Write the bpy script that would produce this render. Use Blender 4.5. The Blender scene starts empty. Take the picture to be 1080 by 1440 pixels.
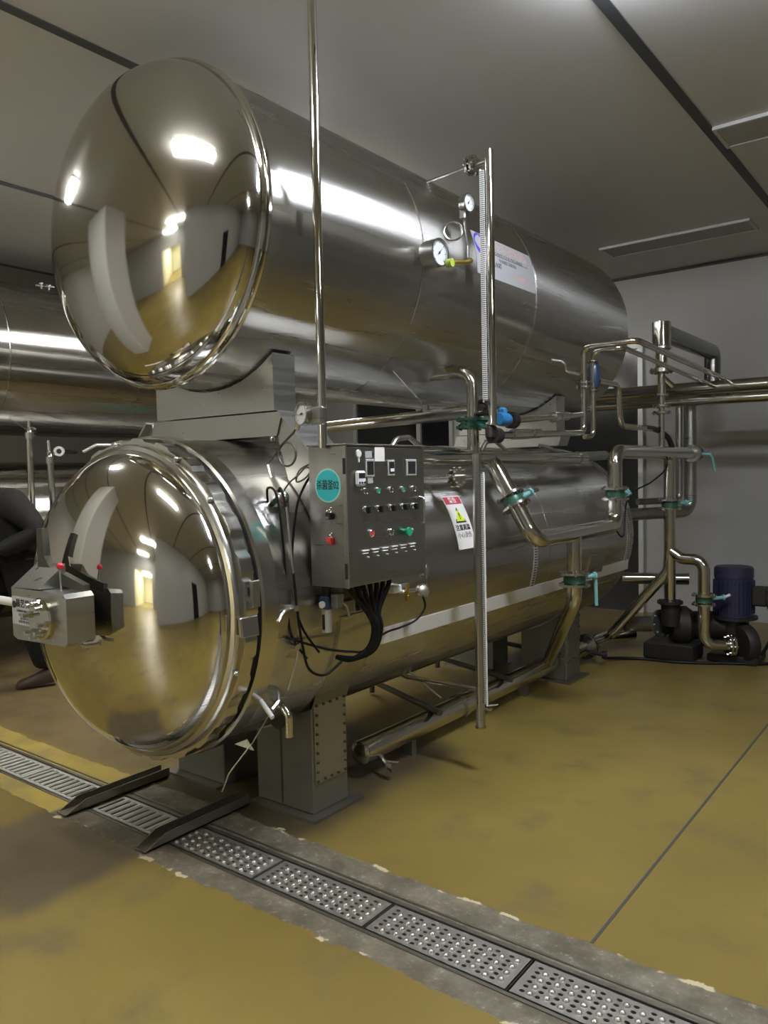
import bpy, math, random
from mathutils import Vector, Matrix
random.seed(7)
SC = bpy.context.scene
COL = SC.collection
PI = math.pi

# ------------------------------------------------------------------ materials
def _mat(name):
    m = bpy.data.materials.new(name); m.use_nodes = True
    nt = m.node_tree
    return m, nt, nt.nodes['Principled BSDF']
def inp(b, k, v):
    if k in b.inputs: b.inputs[k].default_value = v
def rgb(c): return (c[0], c[1], c[2], 1)
def plain(name, c, rough=.5, metal=0., coat=0., noise=0., nscale=20., bump=0.):
    m, nt, b = _mat(name)
    inp(b, 'Base Color', rgb(c)); inp(b, 'Roughness', rough); inp(b, 'Metallic', metal); inp(b, 'Coat Weight', coat)
    if noise or bump:
        tc = nt.nodes.new('ShaderNodeTexCoord'); n = nt.nodes.new('ShaderNodeTexNoise')
        n.inputs['Scale'].default_value = nscale; n.inputs['Detail'].default_value = 5
        nt.links.new(tc.outputs['Object'], n.inputs['Vector'])
        if noise:
            r = nt.nodes.new('ShaderNodeMapRange')
            r.inputs['To Min'].default_value = max(.02, rough-noise); r.inputs['To Max'].default_value = rough+noise
            nt.links.new(n.outputs['Fac'], r.inputs['Value']); nt.links.new(r.outputs['Result'], b.inputs['Roughness'])
        if bump:
            bp = nt.nodes.new('ShaderNodeBump'); bp.inputs['Strength'].default_value = bump; bp.inputs['Distance'].default_value = .01
            nt.links.new(n.outputs['Fac'], bp.inputs['Height']); nt.links.new(bp.outputs['Normal'], b.inputs['Normal'])
    return m
def brushed(name, c, rough, aniso, rot=0., axis='Y', stretch=(60, 1.5, 60), bump=.03, sheet=0.):
    """rolled stainless sheet: grinding marks run round the vessel, so lamps smear along it"""
    m, nt, b = _mat(name)
    inp(b, 'Base Color', rgb(c)); inp(b, 'Metallic', 1); inp(b, 'Anisotropic', aniso); inp(b, 'Anisotropic Rotation', rot)
    if aniso:
        tg = nt.nodes.new('ShaderNodeTangent'); tg.direction_type = 'RADIAL'; tg.axis = axis
        nt.links.new(tg.outputs['Tangent'], b.inputs['Tangent'])
    tc = nt.nodes.new('ShaderNodeTexCoord')
    mp = nt.nodes.new('ShaderNodeMapping'); mp.inputs['Scale'].default_value = stretch
    n = nt.nodes.new('ShaderNodeTexNoise'); n.inputs['Scale'].default_value = 1.; n.inputs['Detail'].default_value = 6
    nt.links.new(tc.outputs['Object'], mp.inputs['Vector']); nt.links.new(mp.outputs['Vector'], n.inputs['Vector'])
    r = nt.nodes.new('ShaderNodeMapRange')
    r.inputs['To Min'].default_value = rough*.7; r.inputs['To Max'].default_value = rough*1.35
    nt.links.new(n.outputs['Fac'], r.inputs['Value']); nt.links.new(r.outputs['Result'], b.inputs['Roughness'])
    n2 = nt.nodes.new('ShaderNodeTexNoise'); n2.inputs['Scale'].default_value = 2.2; n2.inputs['Detail'].default_value = 1
    nt.links.new(tc.outputs['Object'], n2.inputs['Vector'])
    mix = nt.nodes.new('ShaderNodeMath'); mix.operation = 'MULTIPLY_ADD'
    mix.inputs[1].default_value = sheet; nt.links.new(n2.outputs['Fac'], mix.inputs[0])
    sc = nt.nodes.new('ShaderNodeMath'); sc.operation = 'MULTIPLY'; sc.inputs[1].default_value = bump
    nt.links.new(n.outputs['Fac'], sc.inputs[0]); nt.links.new(sc.outputs[0], mix.inputs[2])
    bp = nt.nodes.new('ShaderNodeBump'); bp.inputs['Strength'].default_value = 1; bp.inputs['Distance'].default_value = .01
    nt.links.new(mix.outputs[0], bp.inputs['Height']); nt.links.new(bp.outputs['Normal'], b.inputs['Normal'])
    return m
def emis(name, c, s):
    m, nt, b = _mat(name)
    inp(b, 'Base Color', rgb(c)); inp(b, 'Emission Color', rgb(c)); inp(b, 'Emission Strength', s)
    return m

ST = (.53, .52, .49)
M_DOME = brushed('polished stainless', (.66, .645, .60), .055, 0, stretch=(3, 3, 30), bump=.004, sheet=.05)
M_UDOME = brushed('polished stainless with wipe marks', (.62, .61, .58), .065, 0, stretch=(45, 45, 1.2), bump=.006, sheet=.04)
M_SHELL = brushed('rolled stainless cladding', ST, .26, 1., .25, 'Y', (9, .35, 9), .0, .03)
M_FLANGE = brushed('machined stainless', (.60, .59, .55), .20, 0, stretch=(8, 60, 8), bump=.004)
M_PIPE = brushed('stainless pipe', (.60, .585, .52), .17, 0, stretch=(14, 14, 14), bump=.003)
M_LEDGE = plain('white edge strip', (.60, .59, .54), .35, .2)
M_PLATE = brushed('grey stainless plate', (.50, .50, .48), .30, 0, stretch=(50, 3, 50), bump=.006, sheet=.02)
M_CAB = brushed('brushed cabinet steel', (.40, .40, .375), .30, 0, stretch=(3, 3, 60), bump=.005, sheet=.01)
M_DULL = plain('dull pickled steel', (.34, .34, .30), .42, .9, noise=.12, nscale=12, bump=.05)
M_LEG = plain('grimy steel leg', (.22, .225, .19), .45, .75, noise=.15, nscale=9, bump=.08)
M_BOLT = plain('bolt steel', (.62, .62, .6), .25, 1)
M_DBOLT = plain('oily dark bolt', (.10, .10, .08), .45, .7)
M_BLACK = plain('black rubber', (.006, .006, .007), .5); M_BLACK.node_tree.nodes['Principled BSDF'].inputs['Specular IOR Level'].default_value = .25
M_BLKP = plain('black plastic', (.02, .02, .022), .35)
M_GAP = plain('dark seal', (.01, .01, .01), .7)
M_FOIL = brushed('dark insulation foil', (.30, .30, .30), .22, 0, stretch=(30, 30, 30), bump=.05)
M_TEAL = plain('teal enamel', (.05, .24, .20), .35, 0, .3)
M_TEALH = plain('pale teal handle', (.19, .42, .42), .4, 0, .2)
M_GREEN = plain('green valve gasket', (.05, .13, .09), .4, .4)
M_BLUE = plain('blue valve cap', (.02, .15, .34), .35, 0, .3)
M_NAVY = plain('navy actuator', (.02, .045, .10), .35, 0, .3)
M_MOTOR = plain('dark blue motor paint', (.025, .025, .06), .45, .1)
M_CAST = plain('dark cast iron', (.035, .03, .027), .55, .5, noise=.15, nscale=30, bump=.2)
M_RED = plain('red plastic', (.55, .015, .03), .25, 0, .4)
M_WHITE = plain('white plastic', (.75, .76, .75), .4)
M_GREENB = plain('green button', (.02, .32, .16), .3)
M_REDB = plain('red button', (.5, .04, .04), .3)
M_GLASS = plain('gauge face', (.52, .54, .54), .35, 0, .2)
M_STICK = plain('teal sticker', (.02, .42, .47), .4)
M_STRIM = plain('pale sticker rim', (.30, .66, .60), .4)
M_LABEL = plain('label film', (.60, .61, .62), .3, .3)
M_WLABEL = plain('white label', (.80, .79, .74), .45)
M_PINK = plain('faded red print', (.60, .42, .42), .5)
M_LRED = plain('label red', (.48, .06, .09), .45)
M_YEL = plain('warning yellow', (.66, .78, .04), .45)
M_INK = plain('black ink', (.02, .02, .025), .5)
M_GINK = plain('grey print', (.16, .16, .18), .5)
M_PURP = plain('violet blue print', (.10, .07, .55), .35)
M_LIME = plain('lime cap', (.30, .38, .06), .4)
M_BRASS = plain('brass', (.62, .47, .12), .3, 1)
M_JACK = plain('dark jacket cloth', (.008, .008, .010), .8, bump=.3, nscale=60)
M_TROU = plain('dark trousers cloth', (.006, .006, .007), .85, bump=.3, nscale=60)
M_SHOE = plain('brown shoe leather', (.05, .028, .018), .5)
M_SKIN = plain('skin', (.45, .28, .2), .55)
M_HAIR = plain('black hair', (.01, .01, .01), .6)
M_DARKW = plain('dark window glass', (.012, .013, .016), .12)
M_FRAME = plain('pale aluminium frame', (.55, .56, .55), .4, .3)
M_GRATE = plain('pressed stainless grate', (.50, .475, .43), .36, .8, noise=.1, nscale=25, bump=.1)
M_SLOT = plain('bright slotted grate steel', (.68, .67, .62), .38, .5)
M_PIT = plain('drain bottom', (.02, .018, .014), .5)
M_RAIL = plain('worn rail steel', (.30, .28, .24), .38, .9, noise=.12, nscale=30, bump=.1)
M_LAMP = emis('lit lamp diffuser', (1, .98, .93), 40)
M_LAMPB = emis('cool lit lamp diffuser', (.86, .90, 1), 60)
M_OFF = plain('unlit lamp diffuser', (.36, .36, .35), .5)

def ceiling_mat():
    m, nt, b = _mat('grey ceiling panel')
    inp(b, 'Roughness', .38)
    tc = nt.nodes.new('ShaderNodeTexCoord'); n = nt.nodes.new('ShaderNodeTexNoise'); n.inputs['Scale'].default_value = .8
    nt.links.new(tc.outputs['Object'], n.inputs['Vector'])
    r = nt.nodes.new('ShaderNodeValToRGB')
    r.color_ramp.elements[0].color = (.50, .50, .485, 1); r.color_ramp.elements[1].color = (.55, .55, .535, 1)
    nt.links.new(n.outputs['Fac'], r.inputs['Fac']); nt.links.new(r.outputs['Color'], b.inputs['Base Color'])
    return m
M_CEIL = ceiling_mat()
M_WALL = plain('grey white wall panel', (.40, .40, .385), .38, noise=.05, nscale=2)
M_WALLW = plain('white wall panel', (.60, .60, .57), .4)
M_WARMW = plain('cream corridor wall', (.62, .60, .42), .45)
M_JOINT = plain('dark panel joint', (.055, .058, .06), .5)

def floor_mat():
    m, nt, b = _mat('olive yellow epoxy floor')
    N = nt.nodes.new; L = nt.links.new
    def math_(op, a, c=None, d=None):
        k = N('ShaderNodeMath'); k.operation = op
        for i, v in enumerate((a, c, d)):
            if v is None: continue
            if hasattr(v, 'links'): L(v, k.inputs[i])
            else: k.inputs[i].default_value = v
        return k.outputs[0]
    def noise(scale, detail=4, vec=None, rough=.55):
        n = N('ShaderNodeTexNoise'); n.inputs['Scale'].default_value = scale; n.inputs['Detail'].default_value = detail
        n.inputs['Roughness'].default_value = rough
        L(vec if vec is not None else tc.outputs['Object'], n.inputs['Vector']); return n.outputs['Fac']
    def ramp(f, c0, c1, p0=0., p1=1.):
        r = N('ShaderNodeValToRGB'); e = r.color_ramp.elements
        e[0].position = p0; e[1].position = p1; e[0].color = rgb(c0); e[1].color = rgb(c1); L(f, r.inputs['Fac']); return r.outputs['Color']
    def mix(f, a, c):
        k = N('ShaderNodeMix'); k.data_type = 'RGBA'
        if hasattr(f, 'links'): L(f, k.inputs[0])
        else: k.inputs[0].default_value = f
        for i, v in ((6, a), (7, c)):
            if hasattr(v, 'links'): L(v, k.inputs[i])
            else: k.inputs[i].default_value = rgb(v)
        return k.outputs[2]
    def sm(v, a, c):   # smooth 0..1 between a and c
        k = N('ShaderNodeMapRange'); k.interpolation_type = 'SMOOTHSTEP'
        k.inputs['From Min'].default_value = a; k.inputs['From Max'].default_value = c
        L(v, k.inputs['Value']); return k.outputs['Result']
    tc = N('ShaderNodeTexCoord'); sp = N('ShaderNodeSeparateXYZ'); L(tc.outputs['Object'], sp.inputs[0])
    X, Y = sp.outputs[0], sp.outputs[1]
    n_big, n_mid, n_fine = noise(.7, 3), noise(3.5, 5), noise(45, 6)
    base = mix(sm(n_big, .35, .68), (.200, .146, .040), (.265, .196, .050))
    base = mix(sm(n_mid, .52, .75), base, (.17, .128, .050))
    base = mix(math_('MULTIPLY', n_fine, .25), base, (.15, .115, .03))
    # brown worn area to the left of the drain
    brown = math_('MULTIPLY', sm(math_('MULTIPLY', X, -1), 2.9, 3.8), sm(Y, 2.25, 2.32))
    base = mix(math_('MULTIPLY', brown, .8), base, mix(sm(n_mid, .4, .65), (.20, .145, .075), (.14, .105, .06)))
    # grey damp patch in front of the guide rails
    dx = math_('ABSOLUTE', math_('ADD', X, 2.98)); dy = math_('ABSOLUTE', math_('ADD', Y, -1.55))
    dd = math_('MAXIMUM', math_('SUBTRACT', dx, .36), math_('SUBTRACT', dy, .26))
    dd = math_('ADD', dd, math_('MULTIPLY', n_mid, .28))
    patch = math_('SUBTRACT', 1., sm(dd, .07, .21))
    base = mix(math_('MULTIPLY', patch, .80), base, mix(sm(n_mid, .3, .7), (.085, .068, .045), (.125, .098, .066)))
    # dirty zone round the legs
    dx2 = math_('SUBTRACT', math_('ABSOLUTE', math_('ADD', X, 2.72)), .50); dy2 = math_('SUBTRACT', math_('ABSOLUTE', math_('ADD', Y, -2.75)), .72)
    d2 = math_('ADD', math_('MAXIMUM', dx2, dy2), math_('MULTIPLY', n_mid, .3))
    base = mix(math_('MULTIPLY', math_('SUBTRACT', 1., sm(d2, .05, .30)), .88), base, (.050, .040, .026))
    # bare concrete along the drain, ragged edges with cream chips
    wob = math_('ADD', math_('MULTIPLY', math_('SUBTRACT', noise(5, 6, rough=.7), .5), .10), math_('MULTIPLY', math_('SUBTRACT', noise(.9, 2), .5), .06))
    side = math_('SUBTRACT', math_('ABSOLUTE', math_('SUBTRACT', Y, 2.03)), math_('ADD', wob, .232))
    conc = math_('SUBTRACT', 1., sm(side, -.004, .004))
    farleft = math_('MULTIPLY', sm(math_('MULTIPLY', X, -1), 3.30, 3.34), 1.)
    cn = mix(sm(noise(7, 8, rough=.7), .35, .7), (.10, .086, .055), (.22, .197, .145))
    cn = mix(sm(noise(28, 8, rough=.8), .56, .66), cn, (.33, .31, .27))
    cn = mix(farleft, cn, mix(sm(n_mid, .4, .7), (.42, .32, .07), (.30, .235, .08)))
    chip = math_('MULTIPLY', math_('MULTIPLY', math_('SUBTRACT', 1., sm(math_('ABSOLUTE', side), .007, .012)), sm(noise(7, 3), .56, .60)), math_('SUBTRACT', 1., farleft))
    col = mix(conc, base, cn); col = mix(chip, col, (.55, .47, .30))
    L(col, b.inputs['Base Color'])
    ro = math_('ADD', math_('MULTIPLY', n_mid, .22), .24); ro = math_('ADD', ro, math_('MULTIPLY', conc, .18))
    L(ro, b.inputs['Roughness'])
    inp(b, 'Specular IOR Level', .45)
    bp = N('ShaderNodeBump'); bp.inputs['Strength'].default_value = .25; bp.inputs['Distance'].default_value = .004
    h = math_('ADD', math_('MULTIPLY', n_fine, .5), math_('MULTIPLY', conc, math_('MULTIPLY', noise(28, 8, rough=.8), 2.)))
    h = math_('ADD', h, math_('MULTIPLY', n_mid, 2.))
    L(h, bp.inputs['Height']); L(bp.outputs['Normal'], b.inputs['Normal'])
    return m
M_FLOOR = floor_mat()

def scale_mat():
    m, nt, b = _mat('level scale strip')
    tc = nt.nodes.new('ShaderNodeTexCoord'); sp = nt.nodes.new('ShaderNodeSeparateXYZ'); nt.links.new(tc.outputs['Object'], sp.inputs[0])
    a = nt.nodes.new('ShaderNodeMath'); a.operation = 'MULTIPLY'; a.inputs[1].default_value = 100; nt.links.new(sp.outputs[2], a.inputs[0])
    f = nt.nodes.new('ShaderNodeMath'); f.operation = 'FRACT'; nt.links.new(a.outputs[0], f.inputs[0])
    g = nt.nodes.new('ShaderNodeMath'); g.operation = 'GREATER_THAN'; g.inputs[1].default_value = .62; nt.links.new(f.outputs[0], g.inputs[0])
    mx = nt.nodes.new('ShaderNodeMix'); mx.data_type = 'RGBA'; mx.inputs[6].default_value = (.58, .58, .55, 1); mx.inputs[7].default_value = (.06, .06, .06, 1)
    nt.links.new(g.outputs[0], mx.inputs[0]); nt.links.new(mx.outputs[2], b.inputs['Base Color']); inp(b, 'Roughness', .4)
    return m
M_SCALE = scale_mat()

def band_mat():
    m, nt, b = _mat('slotted steel band')
    inp(b, 'Metallic', .6); inp(b, 'Roughness', .4)
    tc = nt.nodes.new('ShaderNodeTexCoord'); sp = nt.nodes.new('ShaderNodeSeparateXYZ'); nt.links.new(tc.outputs['Object'], sp.inputs[0])
    def mt(op, a, c=None):
        k = nt.nodes.new('ShaderNodeMath'); k.operation = op
        for i, v in enumerate((a, c)):
            if v is None: continue
            if hasattr(v, 'links'): nt.links.new(v, k.inputs[i])
            else: k.inputs[i].default_value = v
        return k.outputs[0]
    ang = mt('ARCTAN2', sp.outputs[2], sp.outputs[0]); st = mt('GREATER_THAN', mt('FRACT', mt('MULTIPLY', ang, 42.)), .55)
    ed = mt('GREATER_THAN', mt('ABSOLUTE', sp.outputs[1]), .017); st = mt('MULTIPLY', st, mt('SUBTRACT', 1., ed))
    mx = nt.nodes.new('ShaderNodeMix'); mx.data_type = 'RGBA'; mx.inputs[6].default_value = (.50, .50, .48, 1); mx.inputs[7].default_value = (.03, .03, .03, 1)
    nt.links.new(st, mx.inputs[0]); nt.links.new(mx.outputs[2], b.inputs['Base Color'])
    return m
M_BAND = band_mat()

# ------------------------------------------------------------------ mesh builder
def frame_of(axis):
    z = Vector(axis).normalized()
    x = z.cross(Vector((0, 0, 1))) if abs(z.z) < .95 else z.cross(Vector((0, 1, 0)))
    x.normalize(); return x, z.cross(x), z
class MB:
    def __init__(s): s.v = []; s.f = []
    def add(s, vs, fs):
        o = len(s.v); s.v += [tuple(v) for v in vs]; s.f += [tuple(i+o for i in f) for f in fs]; return s
    def box(s, x0, x1, y0, y1, z0, z1, bev=0., M=None):
        b = bev
        if b <= 0:
            vs = [(x, y, z) for x in (x0, x1) for y in (y0, y1) for z in (z0, z1)]
            fs = [(0, 1, 3, 2), (4, 6, 7, 5), (0, 4, 5, 1), (2, 3, 7, 6), (0, 2, 6, 4), (1, 5, 7, 3)]
        else:
            import itertools
            vs = []; idx = {}
            xs, ys, zs = (x0, x1), (y0, y1), (z0, z1)
            for i, j, k in itertools.product((0, 1), repeat=3):
                sx, sy, sz = (1 if i == 0 else -1), (1 if j == 0 else -1), (1 if k == 0 else -1)
                idx[i, j, k, 'x'] = len(vs); vs.append((xs[i], ys[j]+sy*b, zs[k]+sz*b))
                idx[i, j, k, 'y'] = len(vs); vs.append((xs[i]+sx*b, ys[j], zs[k]+sz*b))
                idx[i, j, k, 'z'] = len(vs); vs.append((xs[i]+sx*b, ys[j]+sy*b, zs[k]))
            fs = []
            I = lambda i, j, k, a: idx[i, j, k, a]
            for i in (0, 1):
                q = [I(i, 0, 0, 'x'), I(i, 1, 0, 'x'), I(i, 1, 1, 'x'), I(i, 0, 1, 'x')]; fs.append(q if i else q[::-1])
                q = [I(0, i, 0, 'y'), I(0, i, 1, 'y'), I(1, i, 1, 'y'), I(1, i, 0, 'y')]; fs.append(q if i else q[::-1])
                q = [I(0, 0, i, 'z'), I(1, 0, i, 'z'), I(1, 1, i, 'z'), I(0, 1, i, 'z')]; fs.append(q if i else q[::-1])
            for i in (0, 1):
                for j in (0, 1):
                    q = [I(i, j, 0, 'x'), I(i, j, 0, 'y'), I(i, j, 1, 'y'), I(i, j, 1, 'x')]; fs.append(q if (i ^ j) else q[::-1])
                    q = [I(i, 0, j, 'x'), I(i, 0, j, 'z'), I(i, 1, j, 'z'), I(i, 1, j, 'x')]; fs.append(q[::-1] if (i ^ j) else q)
                    q = [I(0, i, j, 'y'), I(0, i, j, 'z'), I(1, i, j, 'z'), I(1, i, j, 'y')]; fs.append(q if (i ^ j) else q[::-1])
            for i, j, k in itertools.product((0, 1), repeat=3):
                q = [I(i, j, k, 'x'), I(i, j, k, 'y'), I(i, j, k, 'z')]; fs.append(q if (i ^ j ^ k) else q[::-1])
        if M is not None: vs = [M @ Vector(v) for v in vs]
        return s.add(vs, fs)
    def lathe(s, prof, o=(0, 0, 0), axis=(0, 0, 1), n=32, a0=0., a1=2*PI):
        X, Y, Z = frame_of(axis); o = Vector(o); full = abs(a1-a0-2*PI) < 1e-6
        m = n if full else n+1; vs = []; fs = []
        for r, h in prof:
            for k in range(m):
                a = a0+(a1-a0)*k/n; vs.append(o+X*(r*math.cos(a))+Y*(r*math.sin(a))+Z*h)
        for i in range(len(prof)-1):
            for k in range(n):
                k2 = (k+1) % m; fs.append((i*m+k, i*m+k2, (i+1)*m+k2, (i+1)*m+k))
        return s.add(vs, fs)
    def cyl(s, r, p0, p1, n=24):
        d = Vector(p1)-Vector(p0); h = d.length
        return s.lathe([(0, 0), (r, 0), (r, h), (0, h)], p0, d, n)
    def tube(s, pts, r, bend=0., n=16, caps=True, seg=7):
        P = fillet([Vector(p) for p in pts], bend, seg)
        rings = []; t = (P[1]-P[0]).normalized(); X, Y, Z = frame_of(t)
        for i, p in enumerate(P):
            if i == 0: d = (P[1]-P[0]).normalized()
            elif i == len(P)-1: d = (P[-1]-P[-2]).normalized()
            else: d = ((P[i+1]-p).normalized()+(p-P[i-1]).normalized()).normalized()
            X = (X-d*X.dot(d)).normalized(); Y = d.cross(X)
            rr = r
            if 0 < i < len(P)-1:
                c = (P[i+1]-p).normalized().dot(d)
            rings.append([p+X*(rr*math.cos(2*PI*k/n))+Y*(rr*math.sin(2*PI*k/n)) for k in range(n)])
        vs = [v for rg in rings for v in rg]; fs = []
        for i in range(len(P)-1):
            for k in range(n): fs.append((i*n+k, i*n+(k+1) % n, (i+1)*n+(k+1) % n, (i+1)*n+k))
        if caps: fs.append(tuple(range(n))[::-1]); fs.append(tuple((len(P)-1)*n+k for k in range(n)))
        return s.add(vs, fs)
    def prism(s, poly, y0, y1):       # polygon in XZ extruded along Y
        n = len(poly); vs = [(x, y0, z) for x, z in poly]+[(x, y1, z) for x, z in poly]
        fs = [tuple(range(n))[::-1], tuple(range(n, 2*n))]+[(i, (i+1) % n, n+(i+1) % n, n+i) for i in range(n)]
        return s.add(vs, fs)
    def sphere(s, r, c, n=16, m=8, sx=1, sy=1, sz=1):
        vs = []; fs = []
        for i in range(m+1):
            th = PI*i/m
            for k in range(n):
                a = 2*PI*k/n; vs.append((c[0]+sx*r*math.sin(th)*math.cos(a), c[1]+sy*r*math.sin(th)*math.sin(a), c[2]+sz*r*math.cos(th)))
        for i in range(m):
            for k in range(n): fs.append((i*n+k, (i+1)*n+k, (i+1)*n+(k+1) % n, i*n+(k+1) % n))
        return s.add(vs, fs)
    def build(s, name, mat, parent=None, sharp=35, origin=None):
        if origin is not None: s.v = [(v[0]-origin[0], v[1]-origin[1], v[2]-origin[2]) for v in s.v]
        me = bpy.data.meshes.new(name); me.from_pydata(s.v, [], s.f); me.materials.append(mat)
        me.validate(); me.update()
        import bmesh
        bm = bmesh.new(); bm.from_mesh(me); bmesh.ops.remove_doubles(bm, verts=bm.verts, dist=1e-5)
        bmesh.ops.recalc_face_normals(bm, faces=bm.faces); bm.to_mesh(me); bm.free()
        me.shade_smooth(); me.set_sharp_from_angle(angle=math.radians(sharp))
        o = bpy.data.objects.new(name, me); COL.objects.link(o)
        if origin is not None: o.location = origin
        if parent is not None: o.parent = parent; o.matrix_parent_inverse = Matrix.Translation(-origin_of(parent))
        return o
def origin_of(p):
    return Vector(p.location) if p.parent is None else Vector()
def fillet(P, r, seg):
    P = [p for i, p in enumerate(P) if i == 0 or (p-P[i-1]).length > 1e-6]
    if r <= 0 or len(P) < 3: return P
    out = [P[0]]
    for i in range(1, len(P)-1):
        a, b, c = P[i-1], P[i], P[i+1]; u = (a-b); v = (c-b); lu, lv = u.length, v.length; u.normalize(); v.normalize()
        ang = u.angle(v)
        if ang > PI-.02: out.append(b); continue
        t = min(r/math.tan(ang/2), lu*.49, lv*.49); rr = t*math.tan(ang/2)
        p0, p1 = b+u*t, b+v*t; cen = b+(u+v).normalized()*(rr/math.sin(ang/2))
        e0, e1 = p0-cen, p1-cen; w = e0.angle(e1)
        for k in range(seg+1):
            f = k/seg; out.append(cen+(e0*math.sin((1-f)*w)+e1*math.sin(f*w))/math.sin(w))
    out.append(P[-1]); return out

def empty(name, loc, label, cat, group=None):
    o = bpy.data.objects.new(name, None); COL.objects.link(o); o.location = loc; o.empty_display_size = .1
    o['label'] = label; o['category'] = cat
    if group: o['group'] = group
    return o
def tag(o, label, cat, group=None):
    o['label'] = label; o['category'] = cat
    if group: o['group'] = group
    return o
def struct(o): o['kind'] = 'structure'; return o
def dup(root, off, label, group=None, skip=('~',)):
    r = root.copy(); COL.objects.link(r); r.location = Vector(root.location)+Vector(off); r['label'] = label
    if group: r['group'] = group
    def kids(a, b):
        for ch in [o for o in bpy.data.objects if o.parent == a and not o.name.startswith(skip)]:
            c = ch.copy(); COL.objects.link(c); c.parent = b; c.matrix_parent_inverse = ch.matrix_parent_inverse.copy(); kids(ch, c)
    kids(root, r); return r
def text(body, size, M, mat, name, parent, warp=None, align='CENTER', thick=.0006, bold=0.):
    cu = bpy.data.curves.new('t', 'FONT'); cu.body = body; cu.size = size; cu.align_x = align; cu.align_y = 'CENTER'
    cu.extrude = thick; cu.resolution_u = 2; cu.offset = bold
    t = bpy.data.objects.new('t', cu); COL.objects.link(t)
    dg = bpy.context.evaluated_depsgraph_get()
    me = bpy.data.meshes.new_from_object(t.evaluated_get(dg)); bpy.data.objects.remove(t)
    me.materials.clear(); me.materials.append(mat)
    for v in me.vertices: v.co = warp(v.co) if warp else M @ v.co
    o = bpy.data.objects.new(name, me); COL.objects.link(o)
    o.parent = parent; o.matrix_parent_inverse = Matrix.Translation(-origin_of(parent)); return o

def Mface(o, right, up):   # text plane: local x->right, y->up
    r, u = Vector(right).normalized(), Vector(up).normalized(); n = r.cross(u)
    M = Matrix.Identity(4)
    for i in range(3): M[i][0] = r[i]; M[i][1] = u[i]; M[i][2] = n[i]; M[i][3] = o[i]
    return M

# ------------------------------------------------------------------ room
H = 3.46; YF = 8.0; YB = -7.5; XL = -11.; XR = 6.5
def quad(name, pts, mat, parent=None):
    return MB().add(pts, [(0, 1, 2, 3)]).build(name, mat, parent)
b = MB()
b.box(XL, XR, YB, 1.905, -.12, 0); b.box(XL, XR, 2.10, YF, -.12, 0)
struct(b.build('floor', M_FLOOR))
struct(MB().box(XL, XR, 1.905, 2.10, -.22, -.12).build('trim_1', M_PIT))
struct(MB().box(XL, XR, YB, YF, H, H+.1).build('ceiling', M_CEIL))
struct(MB().box(XL, XR, YF, YF+.15, 0, H).build('wall_back', M_WALL))
struct(MB().box(XL-.15, XL, YB, YF, 0, H).build('wall_left', M_WALLW))
struct(MB().box(XR, XR+.15, YB, YF, 0, H).build('wall_right', M_WALL))
# wall behind the camera with an opening into a lit corridor
b = MB(); b.box(XL, -6., YB-.15, YB, 0, H); b.box(-3.8, XR, YB-.15, YB, 0, H); b.box(-6., -3.8, YB-.15, YB, 2.5, H)
struct(b.build('wall_front', M_WALL))
b = MB(); b.box(-6.15, -6., YB-5, YB-.15, 0, 2.6); b.box(-3.8, -3.65, YB-5, YB-.15, 0, 2.6); b.box(-6.15, -3.65, YB-5.15, YB-5, 0, 2.6); b.box(-6.15, -3.65, YB-5.15, YB-.15, 2.6, 2.7)
struct(b.build('wall_corridor', M_WARMW))
struct(MB().box(-6.15, -3.65, YB-5.15, YB-.15, -.1, 0).build('floor_corridor', M_FLOOR))
nt_ = 2
for x in (-7.03, -5.12, -3.22, -1.285, .63, 2.55, 4.45, -8.94):
    w = .028
    struct(MB().box(x-w, x+w, YB, YF, H-.006, H).build('trim_%d' % nt_, M_JOINT)); nt_ += 1
struct(MB().box(XL, XR, YF-.05, YF, H-.02, H).build('trim_%d' % nt_, M_JOINT)); nt_ += 1
struct(MB().box(-.962, -.952, 2.275, YF, 0, .0015).build('trim_%d' % nt_, M_JOINT)); nt_ += 1
# steel curbs of the drain
for y0, y1 in ((1.897, 1.909), (2.096, 2.112), (2.128, 2.136)):
    struct(MB().box(XL, XR, y0, y1, -.06, .004).build('trim_%d' % nt_, M_RAIL)); nt_ += 1
# pillars behind the camera (they show in the domes)
struct(MB().box(-5.75, -4.75, -.75, .15, 0, H, .02).build('wall_pillar', M_WALLW))
struct(MB().box(-2.8, XR, -2.75, -2.55, 0, H).build('wall_partition', M_WALL))
struct(MB().box(.6, 1.55, -2.55, -2.53, 0, 2.1).build('door_2', M_DARKW))
# doorway and windows in the back wall
def opening(name, x0, x1, z0, z1, mull):
    fr = MB(); w = .05
    for a in (x0-w, x1): fr.box(a, a+w, YF-.05, YF, z0, z1+w)
    fr.box(x0, x1, YF-.05, YF, z1, z1+w)
    if z0 > .1: fr.box(x0-w, x1+w, YF-.06, YF, z0-w, z0)
    for mx in mull: fr.box(mx-.03, mx+.03, YF-.05, YF, z0, z1)
    g = struct(MB().box(x0, x1, YF-.02, YF-.004, z0, z1).build(name, M_DARKW))
    fr.build('window_frame' if 'window' in name else 'door_frame', M_FRAME, g)
opening('door_1', -4.25, -2.80, 0, 2.72, [])
opening('window_1', -6.55, -5.10, .9, 2.45, [-5.55])

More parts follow.
